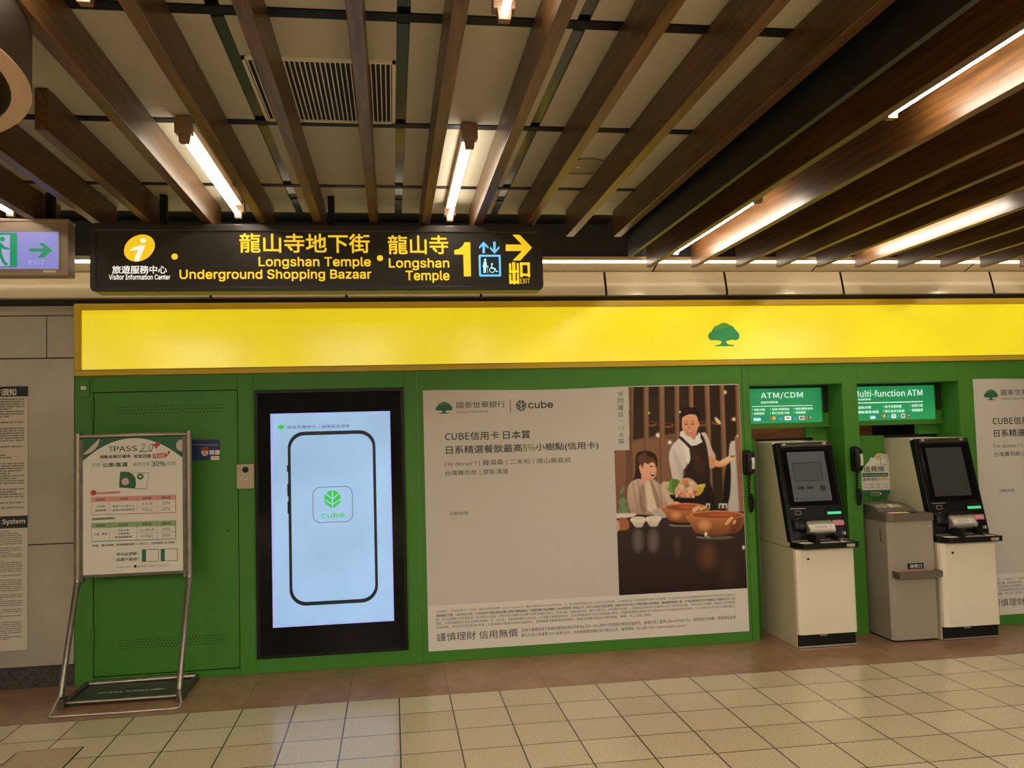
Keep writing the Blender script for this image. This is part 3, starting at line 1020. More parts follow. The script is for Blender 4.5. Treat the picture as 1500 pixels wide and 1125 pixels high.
T('cube', 471, 759, 504.4, 749.6, LCDGN, .02)
for k, (xa, xb) in enumerate(((405, 516), (405, 476))):
    T('注意事項請詳閱活動辦法及本行網站公告為準權益內容'[: 24 - 8 * k], xa, 911 + k * 5.5, xb, 907 + k * 5.5 - (0 if k else 4) * .6, LCDGY)
b.build('lit_screen', t)
b = MB(); c = at(435, 589, -.018); b.disc(wallF(-.0172), c[0], c[2], .006, .0004, BLACKM, n=12); b.build('sensor', t)

# ================================================================== POSTERS
FINE = [
    '注意事項：1.CUBE信用卡「日本賞」權益方案適用期間：2026/3/1-2026/4/30，權益方案每日正卡人每日限領取一次，附卡適用於權益方案之正附卡人設定結果。2.小樹點(信用卡)點數回饋不適用於各項優惠，CUBE信用卡於其他活動優惠詳情請見本行官網公告之活動辦法',
    '適用權益方案。3.自2026/3/1起，CUBE信用卡每月指定消費之累計消費金額以「消費回饋日信用額度」為計算基準上限為正卡，持卡人須自行留意累積，若當月任何卡別之消費回饋日信用額度，超過實際金額上限，不得延續適用次月行使權益小樹點信用卡之消',
    '費，超出此限額之消費僅提供一般消費0.3%回饋。4.特約商店分期付款消費不適用本權益方案之「指定消費」回饋加碼說明，國外消費另計，依消費0.3%回饋。5.活動商店名單得依合作夥伴公告之特約名單調整，不符合者不予補贈，請依持卡須知辦理',
    '權益。前項活動期間之商店名單若有變動，以「日本賞」活動網頁最新公告為準。6.本活動之優惠實質內容，若有未盡事宜本行保有修改變更之權利。詳情參閱國泰世華銀行官方網站及APP各項活動說明公告為準。7.CUBE信用卡日本賞之回饋活動之',
    '詳細規範，請以本行官網公告為準。注意事項詳情請參閱各活動網站，國泰優惠活動網頁詳細規定，國泰保留審核權益之權利變更、解釋、終止活動之權利。',
]
POFF = (3.994, 0, .0)
t = thing('bank_poster', 'large beige bank poster with diners and hot pots photo, left of the cash machines', 'poster', (1.3, 0, .07), 'bank card posters')
PX0, PX1, PZ0, PZ1 = .2065, 2.408, .0735, 1.7795
PY = -.003
Fp = wallF(PY)
b = MB()
n = 60
vs, fs = [], []
for i in range(n + 1):
    u = PX0 + (PX1 - PX0) * i / n
    sag = -.012 * (math.sin(math.pi * min(1, max(0, (u - PX0 - .06) / 1.5))) ** 2) if .06 < u - PX0 < 1.56 else 0
    vs += [(u, PY, PZ0 + .012), (u, PY, PZ1 + sag), (u, -.0005, PZ1 + sag), (u, -.0005, PZ0 + .012)]
for i in range(n):
    a, c = 4 * i, 4 * i + 4
    fs += [(a, c, c + 1, a + 1), (a + 1, c + 1, c + 2, a + 2)]
b.add(vs, fs, PAPER)
b.box(PX0, PX1, PY, -.0005, PZ0, PZ0 + .013, PAPERW)
zl = at(624, 886, PY)[2]
zr = at(1093, 863.5, PY)[2]
zb = (zl + zr) / 2
b.rect(Fp, PX0, PX1, PZ0, zb, .0005, PAPERW)
b.build('sheet', t)
b = MB()
T = lambda st, l, bt, r, tp, m, bold=.0, sh=0: pxtext(b, st, l, bt, r, tp, PY, .0012, m, bold, sh)
tree_logo(b, Fp, *pxbox(638, 606.2, 662.6, 588, PY), .0012, INKGREEN2, INKGREEN)
T('國泰世華銀行', 668.6, 598.2, 739.6, 587.2, INK)
T('Cathay United Bank', 669, 606.4, 715.2, 600.4, INKG)
b.rect(Fp, *pxbox(747.3, 604.5, 748.1, 585, PY), .0012, INKF)
leaf_logo(b, Fp, *pxbox(755.6, 603.4, 771.2, 585.6, PY), .0012, INKG)
T('cube', 773.8, 598.4, 809.8, 587, INK, .03)
T('CUBE信用卡 日本賞', 651.8, 646, 776.2, 630, INK, .012)
T('日系精選餐飲最高', 653.4, 665.4, 764.4, 650, INK, .012)
T('8%', 765.8, 661.4, 783.8, 650, INKGREEN, .008)
T('小樹點(信用卡)', 784.8, 662, 876.2, 646.6, INK, .012)
T("I'm donut ? | 雞湯桑 | 二本松 | 橋山壽喜燒", 651.8, 685, 836, 669.6, INKG)
T('台灣壽司郎 | 摩斯漢堡', 652, 698.4, 744.6, 686.2, INKG)
T('活動詳情', 658.6, 755, 686, 748.6, INKG)
for ch, ya, yb2, m in (('快', 573.2, 581.2, INKG), ('閃', 583.2, 591.2, INKG), ('權', 592.8, 601, INKG), ('益', 602.6, 610.6, INKG), ('日', 624.2, 630.8, INKLG), ('本', 633.2, 640.8, INKF), ('賞', 642.4, 650.4, INKPURPLE)):
    dx = (ya - 573) * .016
    T(ch, 904.6 + dx, yb2, 912.8 + dx, ya, m)
b.rect(Fp, *pxbox(905.6, 616.9, 912.2, 616.1, PY), .0012, INKF)
T('謹慎理財 信用無價', 640, 940, 758.2, 920.4, INK)
T('信用卡循環信用之各級別循環信用年利率為6.75%~15% (視本行信用評分制度定期評估，循環利率之基準日為104年9月1日)，預借現金手續費：預借現金金額', 764, 926.6, 1077.6, 901.4, INKG)
T('乘以3%加上新臺幣150元或美元5元，其他相關費用請依本行網站公告，客服專線：02-2383-1000 / www.cathaybk.com.tw', 764, 934.0, 1004, 913.2, INKG)
for k, st in enumerate(FINE):
    l0, r0, xr = 898.6 + k * 5.75, 870.8 + k * 5.7, (1076.5 if k < 4 else 955)
    if k == 4:
        r0 = 899.6
    A, B = at(638.8, l0, PY), at(xr, r0, PY)
    zc = A[2]
    b.text(Fp, st, A[0], B[0], zc + .001, zc + .0195, .0012, INK if k == 1 else INKF, .006 if k == 1 else 0)
b.build('lettering', t)

# --- the printed photograph: a painted grid on the sheet
PHX0, PHX1, PHZ0, PHZ1 = at(901.2, 700, PY)[0], at(1081.5, 600, PY)[0], at(1000, 866.8, PY)[2], PZ1 - .006
PHX1 = PX1 - .003
nx, nz = 230, 360
gu, gv = np.meshgrid(np.linspace(PHX0, PHX1, nx), np.linspace(PHZ0, PHZ1, nz))
qx, qy = proj_arr(np.stack([gu.ravel(), np.full(gu.size, PY), gv.ravel()], 1))
img = np.zeros((gu.size, 3))


def L3(c):
    return np.array(srgb(*c)[:3])


def spline(pts, k=5):
    P = np.array(pts, float)
    n = len(P)
    out = []
    for i in range(n):
        p0, p1, p2, p3 = P[i - 1], P[i], P[(i + 1) % n], P[(i + 2) % n]
        for j in range(k):
            s = j / k
            out.append(.5 * (2 * p1 + (p2 - p0) * s + (2 * p0 - 5 * p1 + 4 * p2 - p3) * s * s + (3 * p1 - p0 - 3 * p2 + p3) * s ** 3))
    return np.array(out)


def paint(pts, col, soft=.8, smooth=True, op=1.0, col2=None, axis=1):
    P = spline(pts) if smooth else np.array(pts, float)
    lo, hi = P.min(0) - 3 - soft, P.max(0) + 3 + soft
    k = np.where((qx > lo[0]) & (qx < hi[0]) & (qy > lo[1]) & (qy < hi[1]))[0]
    if not len(k):
        return
    x, y = qx[k], qy[k]
    ins = np.zeros(len(k), bool)
    dist = np.full(len(k), 1e9)
    for i in range(len(P)):
        ax, ay = P[i - 1]; bx, by = P[i]
        if ay != by:
            c = ((ay > y) != (by > y)) & (x < (bx - ax) * (y - ay) / (by - ay) + ax)
            ins ^= c
        dx, dy = bx - ax, by - ay
        L = dx * dx + dy * dy
        tt = np.clip(((x - ax) * dx + (y - ay) * dy) / max(L, 1e-9), 0, 1)
        dist = np.minimum(dist, np.hypot(x - ax - tt * dx, y - ay - tt * dy))
    sd = np.where(ins, dist, -dist)
    a = np.clip(sd / soft + .5, 0, 1) * op
    c = L3(col)[None, :]
    if col2 is not None:
        v = (x if axis == 0 else y)
        s = np.clip((v - P[:, axis].min()) / (np.ptp(P[:, axis]) + 1e-9), 0, 1)[:, None]
        c = c * (1 - s) + L3(col2)[None, :] * s
    img[k] = img[k] * (1 - a[:, None]) + c * a[:, None]


def ell(cx, cy, rx, ry, col, soft=.8, op=1.0, rot=0, **kw):
    pts = []
    for i in range(16):
        a = 2 * math.pi * i / 16
        u, v = rx * math.cos(a), ry * math.sin(a)
        pts.append((cx + u * math.cos(rot) - v * math.sin(rot), cy + u * math.sin(rot) + v * math.cos(rot)))
    paint(pts, col, soft, False, op, **kw)


R_ = lambda x0, y0, x1, y1: [(x0, y0), (x1, y0), (x1, y1), (x0, y1)]
paint(R_(890, 550, 1110, 900), (46, 32, 22), 1, False)
paint([(926, 600), (1000, 570), (1000, 640), (926, 640)], (58, 42, 30), 12, op=.6)
paint([(925, 645), (1000, 634), (1000, 644), (925, 652)], (112, 86, 62), 3, op=.8)
paint([(900, 662), (1000, 652), (1000, 770), (900, 770)], (128, 92, 70), 4, col2=(110, 76, 56))
for cx, cy, rx in ((954, 621, 8), (978, 623, 9), (1030, 621, 9), (1050, 619, 7), (1076, 614, 6)):
    ell(cx, cy, rx, 3.4, (140, 84, 48), 2)
    ell(cx, cy - 1, rx * .8, 2, (60, 36, 22), 1.5)
for cx, cy, r in ((1061.5, 574.6, 2.4), (950, 605, 1.4), (996, 603.5, 1.3), (964, 637.5, 3), (981, 648, 2.6), (1075, 614, 2)):
    ell(cx, cy, r * 1.5, r * 1.5, (150, 110, 70), 2, .6)
    ell(cx, cy, r, r, (250, 232, 200), 1)
paint([(1047, 611), (1050, 619), (1058, 622), (1052, 614)], (236, 200, 150), 1)
for x0, x1, xb0, xb1 in ((924.5, 927.8, 921, 926), (942.5, 950, 944.5, 950), (965, 973, 968, 975), (988, 994.5, 990, 996), (1009, 1015, 1012, 1018), (1031.5, 1038.5, 1040, 1046), (1054, 1060, 1060, 1068), (1077, 1081, 1083, 1094)):
    paint([(x0, 560), (x1, 560), (xb1, 770), (xb0, 770)], (138, 102, 76), 1.2, False, col2=(112, 78, 60))
    paint([(x0, 560), (x0 + 2, 560), (xb0 + 2, 770), (xb0, 770)], (96, 68, 48), 1.5, False, op=.8)
paint([(917, 565), (925, 565), (928, 770), (917, 770)], (104, 74, 56), 1.5, False)
# right back wall with dark coat and plant
paint([(1068, 660), (1076, 645), (1082, 640), (1090, 700), (1092, 760), (1068, 760)], (198, 188, 180), 2, col2=(168, 160, 158))
paint([(1062, 690), (1070, 678), (1070, 720), (1064, 745), (1058, 750)], (22, 16, 12), 2)
paint([(1076, 640), (1092, 640), (1094, 770), (1084, 770)], (140, 98, 76), 1.5, False)
# potted plant left
for p in ([(906, 735), (912, 728), (918, 735), (912, 745)], [(910, 748), (918, 740), (920, 752), (914, 756)], [(904, 750), (910, 742), (912, 755), (905, 758)], [(908, 720), (913, 712), (914, 718), (910, 724)]):
    paint(p, (104, 130, 92), 1.4)
# waiter: trousers / apron lower, shirt, neck, head
paint([(1000, 690), (1030, 690), (1043, 715), (1049, 745), (1050, 760), (990, 760), (992, 720)], (30, 21, 17), 1.5)
paint([(999, 640), (993, 644), (985, 652), (981, 662), (980, 672), (983, 690), (986, 702), (996, 706), (1001, 700), (1000, 690), (1004, 684), (1010, 672), (1016, 660), (1012, 648), (1004, 640)], (212, 204, 198), 1, col2=(190, 178, 170))
paint([(996, 634), (1004, 632), (1014, 640), (1024, 636), (1030, 634), (1036, 640), (1038, 660), (1020, 680), (1008, 680), (1000, 650)], (222, 212, 204), 1)
paint([(1030, 634), (1036, 638), (1042, 656), (1048, 668), (1046, 680), (1036, 672), (1033, 655)], (206, 186, 178), 1, col2=(190, 150, 130))
paint([(1036, 668), (1042, 670), (1050, 676), (1047, 684), (1040, 686), (1034, 682)], (196, 140, 110), 1)
paint([(1048, 674), (1056, 676), (1066, 674), (1068, 678), (1060, 683), (1052, 684), (1046, 681)], (214, 150, 116), .8)
paint([(1054, 676), (1066, 669), (1076, 667), (1074, 672), (1064, 677), (1056, 679)], (216, 184, 130), .8)
ell(1073, 668.5, 4, 1, (60, 44, 26), .8, rot=-.2)
paint([(1010, 655), (1020, 652), (1033, 648), (1038, 672), (1040, 700), (1034, 716), (1004, 712), (1000, 694), (1006, 684), (1011, 672)], (50, 33, 26), 1, col2=(36, 24, 20))
paint([(994, 641), (998, 639.5), (1006, 647), (1014, 655), (1011, 658), (1002, 649)], (52, 34, 26), .7)
paint([(1022, 635), (1026, 633), (1032, 643), (1035, 654), (1032, 655), (1028, 645)], (46, 30, 24), .7)
paint([(1012, 662), (1024, 666), (1032, 690), (1020, 690)], (72, 44, 32), 6, op=.6)
paint([(1003, 630), (1020, 628), (1019, 640), (1016, 645), (1008, 641)], (196, 132, 98), 1)
paint([(998, 633), (1004, 631), (1012, 641), (1017, 646), (1013, 649), (1003, 642)], (232, 224, 216), .7)
paint([(1017, 646), (1021, 640), (1023, 634), (1026, 637), (1024, 646), (1019, 650)], (232, 224, 216), .7)
paint([(998.5, 612), (1002, 607), (1010, 604), (1018, 606), (1022.5, 612), (1023, 622), (1021, 630), (1015, 638), (1010, 640), (1004, 637), (1000, 629), (998.5, 620)], (222, 160, 122), .8, col2=(206, 140, 104))
paint([(998, 610), (997, 602), (1001, 598.5), (1009, 596.5), (1018, 598), (1024, 604), (1025, 612), (1023.5, 619), (1022, 614), (1019, 608), (1010, 607), (1002, 610), (999, 614), (999, 626), (997, 620)], (30, 20, 18), .8)
paint([(999, 603), (1008, 599), (1015, 600), (1004, 605)], (58, 38, 36), 1.6, op=.7)
ell(1023.2, 622, 1.6, 3.4, (206, 142, 108), .7)
for ex in (1005, 1014.5):
    paint([(ex - 2.8, 621.5), (ex, 620.3), (ex + 2.8, 621.7), (ex, 622.2)], (44, 26, 20), .6)
    paint([(ex - 3.4, 618.2), (ex, 616.8), (ex + 3.4, 618.6), (ex, 617.9)], (70, 42, 30), .6)
paint([(1009, 622), (1010.6, 627), (1008.4, 627.8), (1008, 625)], (190, 122, 88), .8)
paint([(1005, 631), (1010, 632), (1015, 630.6), (1013, 634), (1009, 635), (1006, 633.6)], (150, 70, 56), .6)
paint([(1006, 631.6), (1010, 632.4), (1014, 631.2), (1012, 633), (1009, 633.4)], (244, 232, 222), .5)
paint([(985, 662), (988, 660), (1002, 690), (996, 700)], (172, 158, 150), 3, op=.5)
# woman: hair, blouse, face
paint([(931, 672), (934, 663), (942, 660.5), (952, 661), (960, 666), (963, 674), (962, 684), (956, 680), (948, 682), (942, 690), (940, 700), (934, 704), (928, 706), (922, 712), (929, 700), (931, 686)], (44, 28, 23), .9)
paint([(934, 672), (940, 664), (948, 664), (942, 676), (938, 684)], (100, 64, 52), 2, op=.8)
paint([(941, 692), (952, 694), (954, 704), (948, 712), (940, 706)], (206, 152, 122), .8)
paint([(937, 684), (942, 676), (950, 673), (957, 676), (960.6, 684), (961.4, 691), (960, 697), (955, 702), (948, 702), (942, 698), (938, 692)], (226, 172, 140), .8, col2=(212, 152, 120))
paint([(939, 682), (940, 672), (948, 668), (958, 672), (961, 680), (955, 677), (949, 680), (944, 678), (941, 686)], (92, 56, 42), .9)
ell(938, 684.5, 2, 3.2, (214, 152, 122), .7)
paint([(951, 683.5), (954, 682.2), (957, 683.6), (954, 684)], (40, 24, 20), .6)
paint([(958.6, 683.4), (960.6, 682.6), (961.4, 683.8)], (40, 24, 20), .5)
paint([(953, 692), (957, 692.4), (960, 691.4), (959, 696), (956, 698.4), (953.6, 696)], (120, 44, 40), .6)
paint([(953.6, 692.4), (957, 693), (959.6, 692), (958, 694.4), (955, 694.6)], (246, 236, 228), .5)
paint([(938, 702), (930, 703), (922, 709), (919, 720), (920, 740), (926, 753), (936, 757), (960, 757), (976, 752), (982, 742), (980, 728), (972, 714), (962, 706), (954, 702), (948, 710)], (190, 164, 148), 1, col2=(158, 130, 112))
for x0, x1 in ((926, 934), (934, 941), (964, 971), (971, 978)):
    paint([(x0, 708), (x0 + 1.6, 708), (x1 + 1.5, 752), (x1, 752)], (140, 108, 94), 1.6, op=.7)
paint([(946, 708), (952, 706), (960, 730), (962, 746), (954, 750), (944, 740)], (206, 184, 166), 1.6)
paint([(952, 704), (956, 706), (968, 738), (962, 742)], (140, 112, 96), 1.4, op=.8)
paint([(938, 712), (944, 714), (948, 744), (942, 752), (936, 740)], (124, 92, 78), 2, op=.6)
paint([(969, 708), (978, 706), (984, 716), (986, 736), (978, 738), (972, 722)], (196, 168, 150), 1.2)
# vegetables on a dark dish
paint([(982, 724), (1000, 729), (1020, 728), (1031, 722), (1028, 733), (1014, 737), (996, 736), (984, 731)], (26, 21, 24), 1)
rng = random.Random(3)
for p, c in (([(976, 714), (980, 704), (988, 702), (986, 712), (988, 722), (982, 722)], (110, 140, 66)), ([(984, 704), (991, 702), (996, 706), (992, 716), (986, 722)], (84, 118, 46)), ([(975, 708), (980, 706), (978, 716)], (176, 186, 110)),
             ([(1020, 712), (1030, 709), (1033, 711), (1026, 722), (1018, 724)], (196, 178, 70)), ([(1018, 716), (1030, 714), (1028, 722), (1020, 726)], (186, 158, 52))):
    paint(p, c, 1)
paint([(994, 708), (1000, 702), (1008, 700), (1016, 704), (1022, 712), (1020, 724), (1008, 729), (994, 727), (988, 722)], (196, 150, 120), 1.2)
for i in range(34):
    x, y = rng.uniform(990, 1020), rng.uniform(716, 728)
    ell(x, y, 1.6, 2.2, rng.choice([(220, 160, 126), (198, 116, 84), (232, 190, 160), (168, 88, 62)]), .8, rot=rng.uniform(0, 3))
for x, y, c in ((1003, 703.5, (206, 138, 104)), (998, 713, (204, 180, 160)), (1006, 711, (126, 134, 70)), (1013, 708, (206, 184, 170)), (1011, 716, (216, 178, 150)), (1017, 711, (196, 170, 156)), (1004, 707, (190, 120, 92))):
    ell(x, y, 4.2, 3.2, c, 1.2)
# table top, bowls, pots
paint([(895, 757), (930, 753), (990, 756), (1100, 748), (1110, 880), (895, 885)], (56, 40, 37), 1.5, False, col2=(34, 25, 22))
paint([(896, 753), (930, 752), (926, 757), (900, 759)], (206, 192, 180), 1)
paint([(905, 766), (909, 758), (920, 762), (921, 774), (912, 777), (904, 775)], (150, 92, 66), 1.6)
paint([(900, 768), (905, 762), (908, 774), (900, 782)], (190, 150, 130), 1.8)
for cx in (934.5, 957):
    ell(cx, 792, 7, 16, (120, 104, 100), 9, .55)
paint([(955, 749), (966, 745), (976, 748), (978, 757), (962, 758)], (176, 162, 150), 1)
for cx, cy in ((935, 764), (957, 763)):
    paint([(cx - 11, cy - 4), (cx + 11, cy - 5), (cx + 8, cy + 3), (cx + 5, cy + 8), (cx - 4, cy + 8), (cx - 8, cy + 3)], (220, 206, 188), .8, col2=(180, 164, 146))
    ell(cx, cy - 4.5, 10.6, 2.6, (236, 226, 208), .7)
    ell(cx, cy - 4.2, 8.6, 1.7, (204, 184, 158), .7)
for cx, cy, rx, hh in ((1004, 746, 31, 17), (1050, 757, 40, 24)):
    ell(cx - 2, cy + hh + 3, rx * .68, 4.6, (30, 27, 26), 1.4)
    ell(cx - 4, cy + hh + 6, rx * .66, 2.6, (124, 112, 98), 1.2)
    ell(cx - 4, cy + hh + 3.6, rx * .60, 2.8, (28, 24, 23), 1.2)
    paint([(cx - rx, cy - 3), (cx - rx + 2, cy + hh * .45), (cx - rx * .72, cy + hh), (cx, cy + hh + 3), (cx + rx * .7, cy + hh - 1), (cx + rx - 1, cy + hh * .4), (cx + rx, cy - 4)], (182, 116, 70), 1, col2=(108, 60, 34))
    ell(cx - rx * .45, cy + hh * .5, rx * .22, hh * .3, (214, 150, 100), 7, .7)
    paint([(cx + rx * .55, cy + 4), (cx + rx, cy), (cx + rx * .8, cy + hh * .8), (cx + rx * .5, cy + hh)], (78, 42, 26), 6, op=.7)
    ell(cx, cy - 3, rx, 6.2, (196, 122, 78), .9)
    ell(cx, cy - 2.4, rx * .93, 4.8, (140, 70, 42), .9)
    ell(cx + rx * .2, cy - 3, rx * .5, 2.6, (176, 96, 62), 3, .8)
paint([(1014, 746), (1022, 741), (1026, 742), (1019, 749), (1016, 750)], (216, 170, 130), .8)
paint([(1024, 744), (1034, 741), (1033, 744), (1026, 748)], (206, 156, 112), .8)
paint([(1062, 767), (1070, 757), (1074, 759), (1068, 766), (1064, 769)], (214, 160, 112), .8)
paint([(1073, 765), (1077, 761), (1078, 765), (1075, 768)], (204, 150, 104), .8)
paint([(985, 737), (990, 734.6), (996, 737), (990, 739)], (206, 160, 116), .7)
for x, y in ((1037, 741), (1056, 741), (1062, 741)):
    paint(R_(x - 3, y - 3.5, x + 3, y + 3.5), (196, 186, 178), .8, False)
    paint(R_(x - 1.5, y - 1.5, x + 1.5, y + 3.5), (60, 46, 40), .8, False)
ell(1034, 783, 2, 4, (226, 214, 190), 1.2)
ell(1038, 787, 1.6, 1.8, (230, 214, 180), 1)
ell(1052, 787, 24, 3.2, (84, 76, 66), 3, .7)
ell(1036, 815, 12, 18, (112, 70, 46), 16, .5)
ell(1066, 838, 10, 18, (74, 48, 34), 16, .5)
ell(992, 800, 3.5, 14, (100, 78, 72), 8, .5)
ell(1089, 802, 2, 3, (206, 190, 160), 1.2)
# tab of bare paper at the upper left
tab = (qx < 920.5 + (qy - 565) * .012) & (qy < 659.5 - (qx - 901) * .03)
keep = ~tab
idx = np.arange(nx * nz).reshape(nz, nx)
faces = []
kg = keep.reshape(nz, nx)
fm = kg[:-1, :-1] & kg[1:, :-1] & kg[:-1, 1:] & kg[1:, 1:]
for j, i in zip(*np.where(fm)):
    faces.append((int(idx[j, i]), int(idx[j, i + 1]), int(idx[j + 1, i + 1]), int(idx[j + 1, i])))
me = bpy.data.meshes.new('printed_photo')
off = np.array(t.location)
me.from_pydata([(x - off[0], PY - .001 - off[1], z - off[2]) for x, z in zip(gu.ravel(), gv.ravel())], [], faces)
ca = me.color_attributes.new('print', 'FLOAT_COLOR', 'POINT')
ca.data.foreach_set('color', np.concatenate([np.clip(img * 1.32, 0, .9), np.ones((len(img), 1))], 1).ravel().astype(np.float32))
me.materials.append(PHOTO)
o = bpy.data.objects.new('printed_photo', me)
COL.objects.link(o)
o.parent = t
c = copy_tree(t, POFF)
tag(c, 'second bank poster, cut off by the right edge behind the right cash machine', 'poster', 'bank card posters')

# ================================================================== SMALL THINGS ON THE KIOSK
t = thing('security_sticker', 'navy blue sticker with a red and white shield on the green door', 'sticker', (-1.16, 0, 1.36))
Fk = wallF(.003)
b = MB()
X = pxbox(272, 675, 322, 643.5, 0)
b.prism(Fk, rrect(*X, .012), 0, .0015, INKNAVY)
b.build('sheet', t)
b = MB()
w = .002
for i in range(11):
    c = at(284 + i * 3.4, 651.4 + .05 * i, 0); b.disc(Fk, c[0], c[2], .0034, w, INKW, n=6)
q = lambda pts: [(at(x, y, 0)[0], at(x, y, 0)[2]) for x, y in pts]
b.poly(Fk, q([(294.8, 656), (305, 655), (305, 664), (303, 667), (300, 668.2), (297, 667), (294.8, 664)])[::-1], w, INKW)
b.poly(Fk, q([(294.8, 656), (297, 655), (300, 656), (303, 654.6), (305, 655), (305, 660.5), (294.8, 660.8)])[::-1], w + .0005, INKRED)
b.disc(Fk, at(300, 664, 0)[0], at(300, 664, 0)[2], .008, w + .0006, INKGOLD, n=10)
for l, bt, r, tp in ((307, 666, 313.8, 659.4), (315, 666, 321.8, 659.2), (308.8, 674, 321.2, 667.8)):
    b.rect(Fk, *pxbox(l, bt, r, tp, 0), w, INKW)
b.build('print', t)

t = thing('door_intercom', 'small beige intercom box with round lens beside the digital screen', 'intercom', (-.935, 0, 1.17))
X = pxbox(347.6, 716, 372, 679.6, -.02)
b = MB(); b.prism(wallF(0), rrect(*X, .006), .0005, .035, INTERC); b.build('box', t, bevel=.004)
b = MB(); c = at(359.5, 688, -.036)
Fi = wallF(-.035)
b.prism(Fi, [(c[0] + .019 * math.cos(i * .393), c[2] + .019 * math.sin(i * .393)) for i in range(16)], .0, .006, BLACK); b.build('lens', t, bevel=.002)
b = MB(); b.rect(Fi, *pxbox(356.5, 703.6, 364.5, 700.2, -.036), .0008, mat('button_steel_blue', (.25, .3, .36, 1), .3)); b.rect(Fi, *pxbox(357.6, 702.8, 363, 701.2, -.036), .0014, INKW)
b.build('call_button', t)
b = MB(); b.rect(Fi, *pxbox(353, 704, 356, 700.4, -.036), .0008, INKPALE); b.build('status_patch', t)


def handset(px, py0, py1, pyc, label):
    c0 = at(px, (py0 + py1) / 2, -.03)
    X, Z = c0[0], c0[2]
    H = (at(px, py0, -.03)[2] - at(px, py1, -.03)[2])
    t = thing('wall_telephone', label, 'telephone', (X, 0, Z), 'black wall telephones')
    b = MB()
    b.prism(wallF(0), rrect(X - .028, X + .028, Z - H * .44, Z + H * .46, .020), .0005, .018, BLACKM)
    b.build('cradle', t, bevel=.004)
    b = MB()
    # curved receiver bar seen from the front
    n = 14
    path, rad = [], []
    for i in range(n + 1):
        s = i / n
        z = Z - H / 2 + .018 + (H - .036) * s
        y = -.036 - .014 * math.sin(math.pi * s)
        path.append((X, y, z)); rad.append(.036 if .12 < s < .88 else (.031 if 0 < s < 1 else .016))
    b.tube(path, rad, BLACK, 14)
    b.build('receiver', t)
    b = MB()
    vs, fs = [], []
    for i in range(9):
        ss = .24 + .50 * i / 8
        zz_ = Z - H / 2 + .018 + (H - .036) * ss
        yc = -.036 - .014 * math.sin(math.pi * ss)
        for j in range(5):
            a = math.radians(-88 + 48 * j / 4)
            vs.append((X + .0366 * math.cos(a), yc + .0366 * math.sin(a), zz_))
    for i in range(8):
        for j in range(4):
            fs.append((i * 5 + j, i * 5 + j + 1, i * 5 + j + 6, i * 5 + j + 5))
    b.add(vs, fs, INKW, True)
    b.build('label_strip', t)
    b = MB()
    zb = at(px, pyc, -.02)[2]
    zt = Z - H / 2 + .02
    L = zt - zb
    core = []
    for i in range(26):
        s = i / 25
        if s < .5:
            core.append((X + .006 - .008 * math.sin(math.pi * 2 * s) , -.030, zt - L * 2 * s))
        else:
            core.append((X + .006 + .014 * math.sin(math.pi * 2 * (s - .5)), -.030, zb + L * 2 * (s - .5) * .45))
    C = np.array(core)
    pts = []
    turns = 26
    for i in range(26 * 14):
        s = i / (26 * 14 - 1) * 25
        k = min(24, int(s)); f = s - k
        p = C[k] * (1 - f) + C[k + 1] * f
        a = 2 * math.pi * turns * s / 25
        pts.append(p + np.array([(.0085 * math.cos(a)), .0085 * math.sin(a), .004 * math.cos(a)]))
    b.tube(pts, .0042, BLACKM, 6)
    b.build('coiled_cord', t)
    return t


handset(1096.3, 657.5, 698.5, 750, 'black wall telephone on the green post left of the left cash machine')
handset(1254.2, 652, 693.5, 740, 'black wall telephone on the green post between the two cash machines')


# lit signs in the recesses
def atm_sign(xa, xb, pxl, label):
    Y = .20
    t = thing('machine_sign', label, 'sign', ((xa + xb) / 2, Y, 1.46), 'lit signs over the cash machines')
    b = MB()
    b.box(xa, xb, Y, Y + .045, 1.462, 1.497, GREEN)
    b.box(xb - .05, xb, Y, Y + .045, 1.497, 1.565, GREEN)
    b.box(xb - .035, xb, Y, Y + .045, 1.565, 1.767, GREEN_D)
    b.box(xa, xb - .035, Y + .012, Y + .045, 1.497, 1.752, GREEN)
    b.box(xa, xb - .035, Y, Y + .045, 1.752, 1.7675, GREEN_D)
    b.build('frame', t)
    b = MB()
    b.box(xa + .002, xb - .052, Y + .002, Y + .0115, 1.498, 1.751, ATMG)
    return t, b, Y


ta, b, Y = atm_sign(R1[0] + .001, R1[1] - .001, 1097, 'lit green sign reading ATM/CDM over the left cash machine')
SYY = Y + .002
T = lambda st, l, bt, r, tp, m=ATMW, bold=.008: pxtext(b, st, l, bt, r, tp, SYY, .0015, m, bold)
T('ATM/CDM', 1114.6, 585.4, 1175.6, 573.6)
T('自動存提款機', 1114.7, 591.2, 1139.5, 587.4)
b.poly(wallF(SYY), [(at(x, y, SYY)[0], at(x, y, SYY)[2]) for x, y in ((1101.5, 596), (1190.3, 594.2), (1190.3, 593.4), (1101.5, 595.1))], .0015, ATMW)
for st, l, bt, r, tp in (('提款/存款', 1104.6, 602, 1120.6, 598.3), ('信用卡預借現金', 1130.8, 601.4, 1156, 597.4), ('轉帳/繳費/查詢', 1165.4, 600.6, 1190.2, 596.6),
                         ('餘額查詢', 1104.6, 607.8, 1119.2, 603.8), ('跨行信用卡款', 1130.8, 607, 1156, 603), ('密碼變更', 1165.6, 606.2, 1180, 602.2)):
    T(st, l, bt, r, tp)
    c = at(l - 2.4, (bt + tp) / 2, SYY); b.disc(wallF(SYY), c[0], c[2], .0035, .0015, ATMW, n=8)


